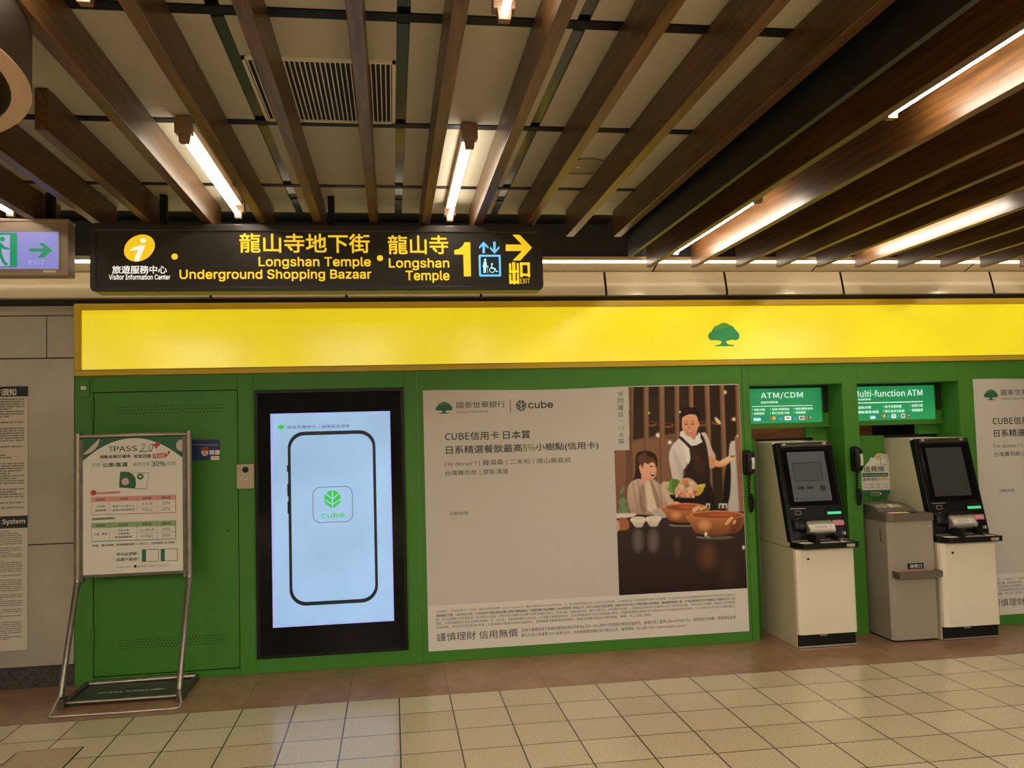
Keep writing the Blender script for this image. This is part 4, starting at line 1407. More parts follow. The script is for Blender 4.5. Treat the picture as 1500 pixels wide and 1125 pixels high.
def card_logos(b, dx, dy, s):
    f = lambda l, bt, r, tp, m, w=.0015: pxrect(b, 1104 + (l - 1104) * s + dx, bt + dy, 1104 + (r - 1104) * s + dx, tp + dy, SYY, w, m)
    def d(x, y, rx, ry, m, w=.0015):
        c = at(1104 + (x - 1104) * s + dx, y + dy, SYY); k = .0043 * s
        b.disc(wallF(SYY), c[0], c[2], rx * k, w, m, ry * .0043, n=18)
    f(1104, 616.4, 1114, 611.6, ATMW); f(1104, 612.9, 1114, 611, ATMB, .002)
    pxtext(b, 'VISA', 1105.6 * 1 + (dx if s == 1 else dx - 0), 615.6 + dy, 1105.6 + 6.6 * s + dx, 613.4 + dy, SYY, .0022, ATMB, .02)
    d(1121.5, 613.6, 4, 2.4, ATMT)
    d(1131, 612.6, 2.7, 2.7, ATMR); d(1134, 612.4, 2.5, 2.5, ATMY, .002)
    d(1143.2, 613, 4, 2.2, ATMB)
    f(1149.6, 615.4, 1158.6, 609.6, ATMW); d(1153, 612.4, 1.9, 1.7, ATMR, .002); d(1155.6, 612.4, 1.7, 1.6, ATMB, .002)
    d(1164.8, 612.2, 3, 2.5, ATMB)
    f(1170.6, 614.8, 1178, 609.2, ATMW); f(1171.6, 613.8, 1173.4, 610.2, ATMK, .002); f(1173.7, 613.8, 1175.4, 610.2, ATMR, .002); f(1175.7, 613.8, 1177.3, 610.2, ATMT, .002)
    d(1182, 612, 2.2, 2.6, ATMR); d(1185.6, 611.6, 2.8, 2.4, ATMK, .002); d(1186.6, 611.4, 1.4, 1.2, ATMW, .0024)


card_logos(b, 0, 0, 1)
b.build('lit_panel', ta)
tb, b, Y = atm_sign(R2[0] + .001, R2[1] - .001, 1255, 'lit green sign reading Multi-function ATM over the right cash machine')
T('Multi-function ATM', 1250.4, 582, 1350.6, 569.8)
T('多功能提款機', 1250, 587, 1275.4, 583.4)
b.poly(wallF(SYY), [(at(x, y, SYY)[0], at(x, y, SYY)[2]) for x, y in ((1252, 591.2), (1351.6, 588.8), (1351.6, 587.6), (1252, 590))], .0015, ATMW)
for st, l, bt, r, tp in (('提款/存款', 1257, 599.2, 1276.2, 594.6), ('無卡存提款機', 1296.2, 597.8, 1320.2, 593), ('信用卡款', 1335.8, 596.2, 1351.8, 591.6),
                         ('轉帳/繳費/儲值', 1257, 606, 1287, 601), ('跨行信用卡款項', 1296.2, 604.6, 1324.6, 599.8), ('密碼變更', 1335.8, 603, 1351.8, 598.4)):
    T(st, l, bt, r, tp)
    if l > 1270:
        c = at(l - 2.4, (bt + tp) / 2, SYY); b.disc(wallF(SYY), c[0], c[2], .0035, .0015, ATMW, n=8)
card_logos(b, 171, -3, .68)
b.build('lit_panel', tb)

# coin machine notice on the green panel
CY = .248
t = thing('coin_notice_board', 'white and green cut-out notice for the coin machine on the green recess panel', 'notice', (3.55, CY, 1.0))
Fn = wallF(CY)
zz = lambda pts: [(at(1240 + x * .1156, 630 + y * .1156, CY)[0], at(1240 + x * .1156, 630 + y * .1156, CY)[2]) for x, y in pts]
b = MB()
b.prism(Fn, zz([(185, 535), (212, 480), (292, 380), (300, 348), (346, 352), (362, 312), (400, 292), (434, 296), (540, 310), (548, 420), (553, 640), (540, 800), (470, 858), (400, 872), (320, 858), (240, 815), (200, 766), (187, 650)])[::-1], .0, .006, INKW)
b.build('board', t)
b = MB()
w = .0066
b.poly(Fn, zz([(196, 762), (552, 755), (545, 800), (470, 858), (400, 872), (320, 858), (240, 815)])[::-1], w, INKGREEN2)
b.poly(Fn, zz([(190, 560), (196, 545), (510, 540), (524, 550), (522, 578), (510, 588), (200, 598), (190, 585)])[::-1], w, INKGREEN2)
PT = lambda st, l, bt, r, tp, m, bold=.0: pxtext(b, st, 1240 + l * .1156, 630 + bt * .1156, 1240 + r * .1156, 630 + tp * .1156, CY, w + .0008, m, bold)
PT('Coin Payment Machine', 204, 590, 510, 552, INKW, .012)
PT('繳費機', 212, 536, 470, 448, INK, -.004)
PT('繳費便利', 200, 646, 385, 604, INK, .015)
PT('零錢包', 390, 640, 526, 600, INKGOLD, .015)
for k, (y, m) in enumerate(((690, INKG), (724, INKRED))):
    for l, r in ((206, 265), (282, 342), (364, 424), (448, 524)):
        PT('水電瓦斯', l, y + 8, r, y - 12, m if l > 300 else INKG)
PT('硬幣繳款', 300, 806, 406, 780, INKGOLD, .02)
PT('請往右側', 300, 840, 406, 814, INKLG, .01)
b.poly(Fn, zz([(414, 786), (440, 804), (414, 824)])[::-1], w + .0008, INKW)
c = zz([(396, 334)])[0]; r = zz([(436, 334)])[0][0] - c[0]
b.disc(Fn, c[0], c[1], r, w, INKGOLD); b.disc(Fn, c[0], c[1], r * .7, w + .0006, INKW); b.disc(Fn, c[0], c[1], r * .5, w + .001, INKGOLD)
b.line(Fn, zz([(440, 310), (532, 318), (500, 440), (420, 430)]), .003, w, INKG, True)
b.line(Fn, zz([(462, 330), (520, 336)]), .0035, w, INKG); b.line(Fn, zz([(458, 350), (516, 356)]), .0035, w, INKG)
b.build('print', t)

# ================================================================== CASH MACHINES
AX0, AX1 = 2.640, 3.053
BP = np.array([AX0, -.205, .69]); BT = np.array([AX0, -.032, 1.352])
bd = (BT - BP); BL = np.linalg.norm(bd); bd /= BL
bn = np.array([0, -bd[2], bd[1]])       # outward normal of the slanted fascia


def FA(u, v, w):
    return tuple(np.array([AX0 + u, 0, 0]) + np.array([0, BP[1], BP[2]]) + bd * v + bn * w)


def fap(px, py):
    P = atp(px, py, BP, bn)
    return P[0] - AX0, float(np.dot(P - BP, bd))


def make_atm(label):
    t = thing('cash_machine', label, 'cash machine', (AX0, -.24, 0), 'cash machines in the kiosk')
    Wd = AX1 - AX0
    b = MB()
    b.box(AX0, AX1, -.236, .46, .0, .655, CREAMS); b.build('lower_cabinet', t, bevel=.003)
    b = MB()
    b.prism(lambda u, v, w: (w, u, v), [(-.232, .659), (.46, .659), (.46, 1.362), (.012, 1.362), (-.168, .68)], AX0, AX1, CREAMS); b.build('upper_housing', t, bevel=.003)
    b = MB()
    b.box(AX0 + .004, AX1, -.245, -.2365, .0, .088, BLACKM)
    b.box(AX0 + .004, AX1 + .002, -.252, -.236, .004, .012, SILVER)
    b.box(AX0 + .16, AX0 + .21, -.2475, -.2445, .073, .085, SPEAK)
    b.build('kick_base', t)
    b = MB()
    pts = []
    b.prism(lambda u, v, w: (u, v, w), [(AX0 - .002, -.2365), (AX0 + .004, -.262), (AX0 + .035, -.274), (AX1 - .012, -.274), (AX1 + .004, -.262), (AX1 + .004, -.2365)], .092, .653, CREAM)
    d = b.build('service_door', t, bevel=.004)
    b = MB(); c = at(1183.8, 819, -.275)
    b.prism(wallF(-.274), [(c[0] + .008 * math.cos(i * .524), c[2] + .008 * math.sin(i * .524)) for i in range(12)], 0, .004, BLACKM)
    b.build('lock', d)
    # black slanted fascia
    b = MB()
    b.fbox(FA, 0, Wd, .02, BL, -.045, 0, BLACK)
    b.fbox(FA, -.0015, .022, .01, BL + .006, -.047, .012, BLACK)
    b.fbox(FA, Wd - .006, Wd + .0015, .01, BL + .006, -.047, .012, BLACK)
    f = b.build('fascia', t, bevel=.004)
    b = MB()
    b.tube([FA(.028, BL - .012, .002), FA(Wd - .01, BL - .012, .002)], .020, mat('glossy_visor', (.035, .026, .020, 1), .16, spec=.8), 14)
    b.build('top_visor', t)
    for u in (.055, Wd - .06):
        b = MB(); b.prism(lambda x, y, w: FA(x, y, w), [(u + .014 * math.cos(i * .524), BL - .010 + .009 * math.sin(i * .524)) for i in range(12)], .020, .0235, SILVER); b.build('visor_lamp', t)
    return t


def atm_details(t):
    Wd = AX1 - AX0
    b = MB()
    b.fbox(FA, .035, Wd - .02, .245, BL - .045, .0005, .006, GLASSB); b.build('screen_surround', t, bevel=.002)
    u0, v0 = fap(1163.5, 735.3); u1, v1 = fap(1205.5, 661.2)
    u0 = fap(1157, 698)[0]; u1 = fap(1212.4, 698)[0]
    SCR = (u0, u1, v0, v1)
    # card slot line and reader mark
    b = MB()
    ua, va = fap(1157.5, 745.6); ub, vb = fap(1179, 744.6)
    b.fbox(FA, ua, ub, va - .002, va + .002, .0005, .004, SILVER)
    ua, va = fap(1165, 754.5); ub, vb = fap(1173, 748)
    o_ = [(ua, va), (ub, va), (ub, vb), (ua, vb)]
    i_ = [(ua + .004, va + .004), (ub - .004, va + .004), (ub - .004, vb - .004), (ua + .004, vb - .004)]
    b.strip(FA, o_, i_, .0015, SPEAK)
    b.build('contactless_mark', t)
    # receipt slot with green glow
    b = MB()
    ua, va = fap(1211.4, 753.6); ub, vb = fap(1231, 741.6)
    b.strip(FA, [(ua - .006, va - .006), (ub + .006, va - .006), (ub + .006, vb + .006), (ua - .006, vb + .006)], [(ua, va), (ub, va), (ub, vb), (ua, vb)], .006, BLACK)
    b.rect(FA, ua, ub, va + .02, vb, .001, BLACKM)
    b.fbox(FA, ua + .004, ub - .004, va, va + .018, .001, .005, GLOWG)
    b.build('card_slot', t)
    b = MB()
    ua, va = fap(1218.6, 769.8); ub, vb = fap(1236.4, 761.2)
    b.rect(FA, ua, ub, va, vb, .0015, PINKST); b.rect(FA, ua, ua + (ub - ua) * .22, va, vb, .002, INKGOLD)
    b.text(FA, '信用卡', ua + (ub - ua) * .30, ub - .006, va + .010, vb - .010, .0022, INKW, .02)
    b.build('pink_sticker', t)
    b = MB()
    ua, va = fap(1234, 782.8); ub, vb = fap(1240.2, 778.2)
    b.rect(FA, ua, ub, va, vb, .0015, INKW); b.rect(FA, ua, (ua + ub) / 2, va, vb, .002, INKF)
    b.build('white_sticker', t)
    # silver cash module: curved roller front
    b = MB()
    ua, ub = fap(1180, 776)[0], fap(1218, 776)[0]
    b.fbox(FA, ua - .012, ub + .012, .045, .168, .0005, .012, BLACKM)
    prof = [(.045, .012), (.050, .045), (.062, .058), (.075, .060), (.110, .046), (.128, .030), (.140, .012)]
    n = len(prof)
    vs = [FA(u, v, w) for u in (ua, ub) for v, w in prof]
    b.add(vs, [(i, i + 1, n + i + 1, n + i) for i in range(n - 1)], SILVER)
    b.add(vs, [tuple(range(n))[::-1], tuple(range(n, 2 * n))], SILVER)
    k0, k1 = np.array(prof[3]), np.array(prof[4])
    F2 = lambda u, v, w: FA(u, *(k0 + (k1 - k0) * v + np.array([.39, .92]) * w))
    b.rect(F2, ua + .012, ub - .012, .06, .95, .0008, INKW)
    for vv in (.3, .5, .7):
        b.rect(F2, ua + .04, ub - .055, vv - .04, vv + .04, .0014, INKF)
    b.rect(F2, ub - .042, ub - .018, .2, .85, .0014, INKPALE)
    b.build('cash_shutter', t)
    # rounded glossy bulge on the left
    b = MB()
    uc, vc = fap(1172, 768)
    n = 10
    vs, fs = [], []
    for i in range(n + 1):
        for j in range(n + 1):
            u, v = -1 + 2 * i / n, -1 + 2 * j / n
            h = max(0, (1 - u ** 4) * (1 - v ** 4)) ** .5
            vs.append(FA(uc + .058 * u, vc + .058 * v * (1 if u > -.4 else .8), .0005 + .026 * h))
    for i in range(n):
        for j in range(n):
            a = i * (n + 1) + j
            fs.append((a, a + n + 1, a + n + 2, a + 1))
    b.add(vs, fs, BLACK, True)
    b.build('card_reader_cover', t)
    # shelf with keypad
    b = MB()
    b.prism(lambda u, v, w: (u, v, w), [(AX0 - .002, -.19), (AX0 - .002, -.236), (AX0 + .03, -.330), (AX0 + .05, -.338), (AX1 + .002, -.338), (AX1 + .010, -.32), (AX1 + .004, -.19)], .661, .697, BLACK)
    sh = b.build('shelf', t, bevel=.006)
    Ff = lambda u, v, w: (u, v, .697 + w)
    b = MB(); b.box(AX0 + .022, AX0 + .105, -.320, -.262, .6972, .6985, INKW); b.build('guide_sticker', t)
    b = MB()
    kx0 = AX0 + .155
    b.box(kx0, kx0 + .13, -.325, -.225, .6972, .703, SILVER)
    for i in range(4):
        for j in range(4):
            b.box(kx0 + .012 + i * .028, kx0 + .034 + i * .028, -.318 + j * .022, -.302 + j * .022, .703, .706, STAIND)
    b.build('keypad', t)
    b = MB()
    b.box(kx0 - .035, kx0 - .004, -.325, -.215, .6975, .752, BLACKM)
    b.prism(lambda u, v, w: (w, u, v), [(-.215, .6975), (-.322, .6975), (-.300, .725), (-.215, .757)], kx0 + .131, kx0 + .142, BLACKM)
    b.build('keypad_shield', t, bevel=.003)
    b = MB(); b.prism(lambda u, v, w: (u, v, .6974 + w), [(kx0 + .146, -.325), (kx0 + .21, -.325), (kx0 + .16, -.22), (kx0 + .146, -.22)], 0, .0012, CREAM); b.build('side_guide', t)
    b = MB()
    X = pxbox(1240.6, 801, 1252.4, 796, -.339)
    b.prism(wallF(-.338), rrect(X[0], X[1], X[2], X[3], .006), .0, .0018, SILVER); b.build('maker_badge', t)
    for ua, ub in ((.004, .12), (Wd - .10, Wd - .006)):
        b = MB(); b.fbox(FA, ua, ub, -.0005, .012, .0, .016, STAIND); b.build('edge_trim', t)
    return SCR


tA = make_atm('left cash machine, cream cabinet and black slanted head with a grey lit screen')
SCR = atm_details(tA)
tB = copy_tree(tA, (1.0185, -.043, 0))
tag(tB, 'right cash machine, cream cabinet with a dark screen, beside the grey coin machine', 'cash machine', 'cash machines in the kiosk')
b = MB()
u0, u1, v0, v1 = SCR
b.rect(FA, u0, u1, v0, v1, .0068, SCRG)
du, dv = u1 - u0, v1 - v0
b.rect(FA, u0 + .10 * du, u0 + .86 * du, v0 + .40 * dv, v0 + .78 * dv, .0074, SCRG2)
b.strip(FA, [(u0 + .10 * du, v0 + .40 * dv), (u0 + .86 * du, v0 + .40 * dv), (u0 + .86 * du, v0 + .78 * dv), (u0 + .10 * du, v0 + .78 * dv)], [(u0 + .12 * du, v0 + .415 * dv), (u0 + .84 * du, v0 + .415 * dv), (u0 + .84 * du, v0 + .765 * dv), (u0 + .12 * du, v0 + .765 * dv)], .0078, SCRG3)
for a0, a1, b0, b1 in ((.14, .32, .24, .30), (.38, .56, .24, .30), (.74, .88, .20, .31), (.05, .10, .04, .08), (.16, .9, .05, .058)):
    b.rect(FA, u0 + a0 * du, u0 + a1 * du, v0 + b0 * dv, v0 + b1 * dv, .0074, SCRG3)
b.build('screen', tA)
b = MB()
b.rect(FA, u0, u1, v0, v1, .0068, SCRD)
for vv in (.78, .34):
    b.rect(FA, u0 + .06 * du, u1 - .06 * du, v0 + vv * dv, v0 + (vv + .008) * dv, .0074, SCRD2)
sB = b.build('screen', tA)
sB.parent = tB

# ================================================================== COIN MACHINE
GX0, GX1 = 3.318, 3.646
t = thing('coin_machine', 'waist high grey coin deposit machine standing left of the right cash machine', 'coin machine', (3.48, -.1, 0))
b = MB()
b.prism(lambda u, v, w: (u, v, w), [(GX0, .21), (GX0, -.235), (GX0 + .035, -.262), (GX1, -.262), (GX1, .21)], .012, .806, GREYB)
b.build('cabinet', t, bevel=.003)
b = MB(); b.box(GX0 + .012, GX1 - .006, -.25, .20, 0, .012, BLACKM); b.build('plinth', t)
b = MB()
b.prism(lambda u, v, w: (u, v, w), [(GX0 - .004, .212), (GX0 - .004, -.245), (GX0 + .035, -.274), (GX1 + .003, -.274), (GX1 + .003, .212)], .808, .856, GREYD)
b.build('lid', t, bevel=.006)
b = MB()
prof = [(.20, .857), (-.13, .857), (-.12, .872), (-.09, .886), (-.02, .902), (.10, .906), (.20, .904)]
b.prism(lambda u, v, w: (w, u, v), prof, GX0 + .012, GX1 - .04, GREYD)
b.build('raised_cover', t, bevel=.010, seg=3)
b = MB()
p = np.array([-.10, .883]); q2 = np.array([-.02, .9028])
Fh = lambda u, v, w: (u, p[0] + (q2[0] - p[0]) * v, p[1] + (q2[1] - p[1]) * v + w)
b.rect(Fh, GX0 + .04, GX1 - .10, .05, .95, .0012, mat('label_grey', srgb(176, 160, 138), .4))
b.line(Fh, [(GX0 + .075, .2), (GX0 + .125, .2), (GX0 + .125, .8), (GX0 + .075, .8)], .006, .002, INK, True)
b.rect(Fh, GX0 + .135, GX0 + .165, .15, .85, .002, INKW)
b.build('instruction_label', t)
b = MB()
b.box(GX0 + .045, GX1 - .075, -.225, -.145, .8562, .858, BLACKM)
b.box(GX0 + .055, GX1 - .135, -.215, -.155, .858, .8595, GLOWO)
b.build('coin_tray', t)
b = MB(); c = at(1361.4, 770, -.263)
b.prism(wallF(-.262), [(c[0] + .009 * math.cos(i * .524), c[2] + .009 * math.sin(i * .524)) for i in range(12)], 0, .006, SILVER); b.build('lock', t)
b = MB(); b.box(GX0 - .001, GX0 + .002, -.17, -.155, .66, .76, GREYD); b.build('side_handle_slot', t)
b = MB()
tx0, tx1 = GX0 + .012, GX1 + .0
b.box(tx0, tx1, -.345, -.335, .435, .478, GREYD)
b.box(tx0, tx0 + .010, -.335, -.2625, .435, .478, GREYD); b.box(tx1 - .010, tx1, -.335, -.2625, .435, .478, GREYD)
b.box(tx0, tx1, -.335, -.2625, .435, .442, GREYD)
tr_ = b.build('return_tray', t, bevel=.002)
b = MB(); b.box(tx0 + .0105, tx1 - .0105, -.3345, -.263, .4425, .470, REDTRAY); b.build('tray_lining', tr_)
b = MB()
Y = -.263
pxrect(b, 1329.5, 834, 1352.6, 824.2, Y, .001, INKGREEN2)
b.rect(wallF(Y), *pxbox(1329.5, 834, 1352.6, 824.2, Y), .0012, BLACKM)
pxtext(b, '退幣口', 1332.6, 832.4, 1350, 826, Y, .002, INKW, .02)
b.build('return_label', t)

# ================================================================== NOTICE BOARD ON THE LEFT WALL
NY = .017
t = thing('passenger_notice', 'tall narrow black and white passenger notice on the grey wall at the left edge', 'notice', (-2.5, NY, .24))
Fn = wallF(NY)
nx0, nx1 = -2.80, -2.246
b = MB(); b.box(nx0, nx1, NY - .004, NY, .236, 1.858, NOTICE); b.build('sheet', t)
b = MB()
b.rect(Fn, nx0, nx1, 1.795, 1.858, .0046, INK)
b.rect(Fn, nx0, nx1, .981, 1.056, .0046, INK)
pxtext(b, '旅客須知', -21.4, 580.4, 24, 568.8, NY - .004, .0014, INKW, .03)
A = pxbox(36.6 - 45, 770, 36.8, 760, NY - .004)
pxtext(b, 'Metro System', -26, 771, 36.8, 759.6, NY - .004, .0014, INKW, .03)
rg = random.Random(5)
z = 1.778
while z > 1.105:
    g = rg.random()
    if g < .12:
        z -= .022
    x = nx0 + .03
    end = nx1 - .022 - (rg.random() * .2 if rg.random() < .3 else 0)
    while x < end:
        L = rg.uniform(.01, .05)
        b.rect(Fn, x, min(x + L, end), z - .0042, z + .0042, .0046, INKF)
        x += L + rg.uniform(.002, .008)
    z -= .0152
z = .962
while z > .30:
    if rg.random() < .12:
        z -= .016
    end = nx1 - .03 - (rg.random() * .25 if rg.random() < .3 else 0)
    x = nx0 + .03
    while x < end:
        L = rg.uniform(.02, .07)
        b.rect(Fn, x, min(x + L, end), z - .0026, z + .0026, .0046, INKF)
        x += L + .004
    z -= .0128
b.build('print', t)

# ================================================================== POSTER STAND
t = thing('poster_stand', 'stainless steel floor stand holding a transit poster before the green door', 'poster stand', (-1.55, -.25, 0))
TY = -.205
lx, rx = -1.878, -1.238
for x in (lx, rx):
    b = MB()
    b.tube([(x, TY, .655), (x, TY, 1.546), (x, TY, 1.552)], [.019, .019, .021], STAINL, 16)
    sg = 1 if x < -1.5 else -1
    b.box(x + sg * .010, x + sg * .033, TY - .012, TY + .012, .665, 1.515, STAIND)
    b.build('upright', t)
b = MB(); b.tube([(lx, TY - .004, 1.533), (rx, TY - .004, 1.533)], .0125, STAINL, 14); b.build('top_bar', t)
b = MB(); b.box(lx + .03, rx - .03, TY - .012, TY + .010, .690, .7055, STAIND); b.build('bottom_rail', t)
for x in (lx, rx):
    b = MB()
    b.tube([(x, TY, .67), (x, TY - .004, .655), (x, -.245, .60), (x, -.42, .19), (x, -.462, .085), (x, -.470, .066)], [.020, .020, .017, .017, .019, .019], STAINL, 14)
    b.build('leg', t)
    b = MB(); b.box(x - .017, x + .017, -.475, -.40, .0, .060, STAIND); b.build('foot_bracket', t, bevel=.004)
b = MB()
pts = []
for s in ((lx, 1), (rx, -1)):
    pass
wire = [(lx, -.465, .085), (lx - .004, -.530, .05), (lx - .008, -.585, .016)]
for k in range(5):
    a = math.pi / 2 * k / 4
    wire.append((lx - .008 + .02 * (1 - math.cos(a)) , -.600 - .018 * math.sin(a) + .0, .0075))
wire.append((-1.55, -.620, .0065))
for k in range(5):
    a = math.pi / 2 * (1 - k / 4)
    wire.append((rx + .03 - .05 * (1 - math.cos(a)), -.602 - .020 * math.sin(a), .0075))
wire += [(rx + .034, -.57, .02), (rx + .012, -.51, .055), (rx, -.465, .085)]
b.tube(wire, .0058, SILVER, 10)
b.build('wire_loop', t)
# base plate with rails
b = MB(); b.box(lx + .02, rx - .02, -.415, -.045, .004, .016, PLATEG)
bp = b.build('base_plate', t, bevel=.002)
b = MB()
Fb = lambda u, v, w: (u, v, .0162 + w)
R180 = lambda u0_, u1_, v0_, v1_: (u1_, u0_, v1_, v0_)
b.text(Fb, 'Metro Taipei', -1.468, -1.745, -.225, -.268, .0006, INKW, .02)
cx, cy = -1.415, -.245
b.poly(Fb, [(cx - .048, cy), (cx, cy + .02), (cx + .048, cy), (cx, cy - .02)], .0006, INKW)
b.poly(Fb, [(cx - .024, cy + .001), (cx + .030, cy + .007), (cx + .024, cy - .001), (cx - .030, cy - .007)], .001, PLATEG)
b.build('lettering', bp)
b = MB(); b.tube([(lx + .02, -.055, .022), (rx - .0, -.055, .030)], .019, STAINL, 12); b.build('rear_rail', t)
b = MB(); b.tube([(lx + .01, -.428, .022), (rx - .01, -.428, .022)], .010, STAINL, 12); b.build('front_rail', t)
for x in (lx, rx):
    b = MB(); b.box(x - .016, x + .016, -.44, -.035, .0, .030, STAIND); b.build('side_rail', t, bevel=.004)

# the transit poster held in the stand
t = thing('transit_poster', 'white transit discount poster with red and green tables, held in the steel stand', 'poster', (-1.55, TY, .67))
UY = TY - .014
Ft = wallF(UY)
ux0, ux1, uz0, uz1 = lx + .034, rx - .034, .706, 1.519
b = MB(); b.box(ux0, ux1, UY, UY + .003, uz0, uz1, INKW); b.build('sheet', t)
b = MB()
w = .0008
q = lambda pts: [(at(x, y, UY)[0], at(x, y, UY)[2]) for x, y in pts]
P = lambda pts, m, ww=w: b.poly(Ft, q(pts), ww, m)
T = lambda st, l, bt, r, tp, m, bold=.0, sh=0: pxtext(b, st, l, bt, r, tp, UY, w + .0012, m, bold, sh)
cxm = (ux0 + ux1) / 2
zt = uz1
arc = [(ux0 + (ux1 - ux0) * i / 24, zt - .004 - .128 * ((i / 12 - 1) ** 2)) for i in range(25)]
b.poly(Ft, [arc[i] for i in range(13)] + [(cxm, zt), (ux0, zt)], w, INKGREEN2)
b.poly(Ft, [arc[i] for i in range(12, 25)] + [(ux1, zt), (cxm, zt)], w, INKGREEN2)
b.disc(Ft, ux0, zt - .0, .094, w + .0005, INKPALE, a0=-math.pi / 2, a1=0)
b.disc(Ft, ux0, zt - .0, .048, w + .0008, INKGREEN2, a0=-math.pi / 2, a1=0)
b.disc(Ft, ux1, zt - .056, .036, w + .0005, INKPALE, a0=math.pi / 2, a1=math.pi * 1.5)
T('T', 159, 662, 165.8, 653.8, INKGREEN2, .005)
T('PASS', 167, 661.6, 200.8, 652.8, INK, .012)
T('2.0', 204, 662.4, 224.6, 649.6, INKGREEN2, .05, .3)
pxtext(b, '2.0', 204.8, 661, 223.6, 650.4, UY, w + .0018, INKW, -.005, .3)
for pts in ([(225, 650.4), (228, 650.2), (228, 647), (231.6, 646.8), (231.4, 649.8), (234.6, 649.6), (234.2, 653), (231, 653.2), (230.8, 656.6), (227.4, 656.8), (227.6, 653.6), (224.6, 653.8)],):
    P(pts[::-1], INKRED, w + .001)
T('通勤返鄉好優惠', 146, 672, 191.4, 665.6, INK, .01)
T('常客回饋', 196.2, 671.4, 221.4, 665, INK, .01)
P([(224, 671.4), (243.4, 670.4), (243.2, 663.6), (224.2, 664.8)], INKRED, w + .0008)
T('再加碼', 225.4, 670.6, 241.8, 664.8, INKW, .015)
P([(243, 667.6), (246.4, 663), (245.2, 662), (249.4, 659.6), (248.6, 664.8), (247.6, 664), (244.6, 668.4)][::-1], INKRED, w + .0008)
for st, l, bt, r, tp, m, bo in (('搭乘', 134.6, 684, 147, 678, INKLG, 0), ('公車/客運', 150.2, 684.8, 187, 676.8, INKGREEN2, .03), ('最高可享', 195, 683, 219.4, 676.6, INKLG, 0), ('30%', 222, 683.4, 242.8, 675.4, INKGREEN2, .03), ('回饋', 245, 681.8, 257.4, 675.6, INKLG, 0)):
    T(st, l, bt, r, tp, m, bo)
P([(174.4, 714.2), (215, 717), (218.6, 692.6), (176, 690.6)], INKF, w + .0004)
P([(175, 713.6), (214.4, 716), (217.8, 693.4), (176.6, 691.2)], INKW, w + .0008)
P([(174.8, 713.8), (197.8, 715.2), (199.6, 709), (198.6, 700), (194, 694), (188, 691.4), (182, 690.6), (176.4, 692)], INKGREEN2, w + .0012)
for x, y, r, m, ww in ((183.8, 705.4, 6, INKF, .0016), (183.8, 705.4, 5.2, INKPALE, .0018), (183.8, 705.4, 2.2, INKPINK, .002), (205.6, 698, 4.8, INKGREEN2, .0016), (205.6, 697.8, 1.9, INKW, .002)):
    c = at(x, y, UY); b.disc(Ft, c[0], c[2], at(x + r, y, UY)[0] - c[0], w + ww, m, n=20)
c = at(137, 721.8, UY); b.disc(Ft, c[0], c[2], .017, w + .001, INKRED, n=18)
P([(141, 724.6), (176.6, 722.6), (176.6, 719.2), (141, 720.8)], INKPINK, w + .0008)
T('TPASS2.0常客優惠', 143, 723.6, 174, 720.2, INKRED)


def table(ytl, ytr, h1, h2, hs, mh, ml, head, body, sub):
    f = lambda x, dy: (x, ytl + (ytr - ytl) * (x - 134.5) / 123 + dy)
    O = [f(134.5, 0), f(257.5, 0), f(257.5, h2), f(134.5, h2)]
    P([O[3], O[2], O[1], O[0]], INKW, w + .0004)
    P([f(134.5, h1), f(257.5, h1), f(257.5, 0), f(134.5, 0)], mh, w + .0008)
    for xa, xb, da, db, th in ((134.2, 257.8, h2 - .3, h2 + .5, 1), (257.1, 257.9, 0, h2, 1), (134.2, 134.6, 0, h2, 1), (160.3, 160.6, 0, h2, 1), (200.4, 200.7, 0, h2, 1), (230, 230.3, 0, h2, 1), (200.5, 257.4, hs - .15, hs + .15, 1)):
        P([f(xa, db), f(xb, db), f(xb, da), f(xa, da)], ml, w + .0011)
    for st, x0_, x1_ in head:
        a, c_ = f(x0_, h1 * .78), f(x1_, h1 * .28)
        T(st, a[0], a[1], c_[0], c_[1], INK, .01)
    for st, x0_, x1_, d0, d1, m in body:
        a, c_ = f(x0_, d1), f(x1_, d0)
        T(st, a[0], a[1], c_[0], c_[1], m, .008)


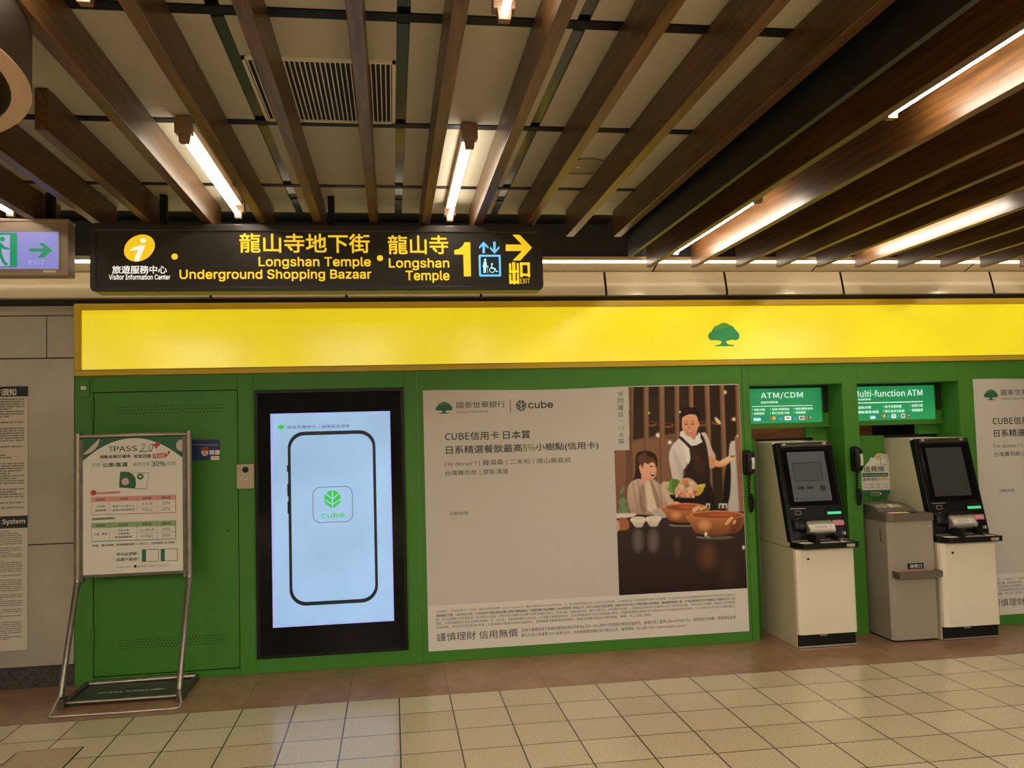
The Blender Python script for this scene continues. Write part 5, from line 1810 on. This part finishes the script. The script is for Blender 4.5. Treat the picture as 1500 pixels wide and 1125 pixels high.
table(728.2, 724.4, 7.4, 26, 17.0, INKPINK, INKRED,
      (('回饋項目', 140.6, 154), ('適用對象', 175, 188), ('搭乘次數', 209, 222), ('回饋比例', 236.4, 250)),
      (('中長程', 142, 154, 12.4, 15.6, INK), ('國道客運', 139.6, 156, 18, 21.4, INK), ('里程 70 公里以上', 165, 197, 12.8, 16, INK), ('高速公路客運路線', 165, 197.4, 18.4, 21.6, INK),
       ('2-3 次', 208, 224, 9.4, 14.4, INKG), ('15%', 237.4, 249.4, 9.4, 14.2, INKG), ('4 次以上', 208, 224, 18.2, 23, INKG), ('30%', 237.4, 249.4, 18, 22.8, INKG)), None)
P([(134.5, 762.4), (168.6, 760.6), (168.6, 757.2), (134.5, 758.8)], INKLG, w + .0008)
T('公車客運常客優惠', 138.4, 761.4, 165, 758, INKGREEN2, .01)
table(766, 762.2, 7.8, 27, 17.0, INKLG, INKGREEN2,
      (('回饋項目', 140.6, 154), ('適用對象', 174, 187.4), ('搭乘次數', 209, 222), ('回饋比例', 236.4, 250)),
      (('公車、客運', 138, 157, 15, 18.4, INK), ('市區公車', 173, 189, 10.6, 13.6, INK), ('公路客運', 173, 189, 15.4, 18.6, INK), ('短途國道客運', 168.4, 193, 20.2, 23.6, INK),
       ('11-30 次', 204.6, 226.6, 10.2, 15, INKG), ('15%', 237.4, 249.4, 10, 14.8, INKG), ('31 次以上', 206, 224.6, 19, 23.8, INKG), ('30%', 237.4, 249.4, 19, 23.8, INKG)), None)
T('高鐵、臺北捷運、輕軌捷運搭乘 11 次以上，另享單程 2% 回饋', 135.4, 801.2, 255.2, 792.6, INK, .006)
T('現在就登錄', 170.4, 814.4, 200.4, 808.4, INKGREEN2, .01, .2)
T('回饋不錯過！', 170.2, 822.4, 203.4, 816, INKGREEN2, .01, .2)
for l in (208, 235.6):
    dy = 0 if l < 220 else -.8
    P([(l, 823 + dy), (l + 24.6, 822.4 + dy), (l + 24.6, 804 + dy), (l, 804.8 + dy)], INKGREEN2, w + .0006)
    P([(l + 6, 822.2 + dy), (l + 23.8, 821.6 + dy), (l + 23.8, 804.9 + dy), (l + 6, 805.4 + dy)], INKW, w + .001)
T('交通部公路局', 170.4, 831.8, 192, 829.2, INKG)
c = at(198.2, 829.4, UY); b.disc(Ft, c[0], c[2], .0085, w + .001, INK, n=14)
T('臺北市政府', 201.4, 830.6, 215.4, 828, INKG)
T('TPASS', 219, 830, 228.4, 827.4, INKRED, .02)
T('悠遊卡公司', 230.4, 829.8, 248, 827.2, INKG)
b.build('print', t)

# ================================================================== FLOOR HATCH
t = thing('floor_hatch', 'brown tiled access hatch cover in the floor at the lower left corner', 'floor hatch', (-1.68, -1.3, 0))
b = MB(); b.box(-1.832, -1.538, -1.44, -1.128, .0, .0035, HATCH); b.build('cover', t, bevel=.001)
b = MB()
for a in ((-1.838, -1.832, -1.446, -1.122), (-1.538, -1.532, -1.446, -1.122), (-1.838, -1.532, -1.128, -1.122), (-1.838, -1.532, -1.446, -1.440)):
    b.box(a[0], a[1], a[2], a[3], .0, .003, DARKSEAM)
b.build('rim', t)
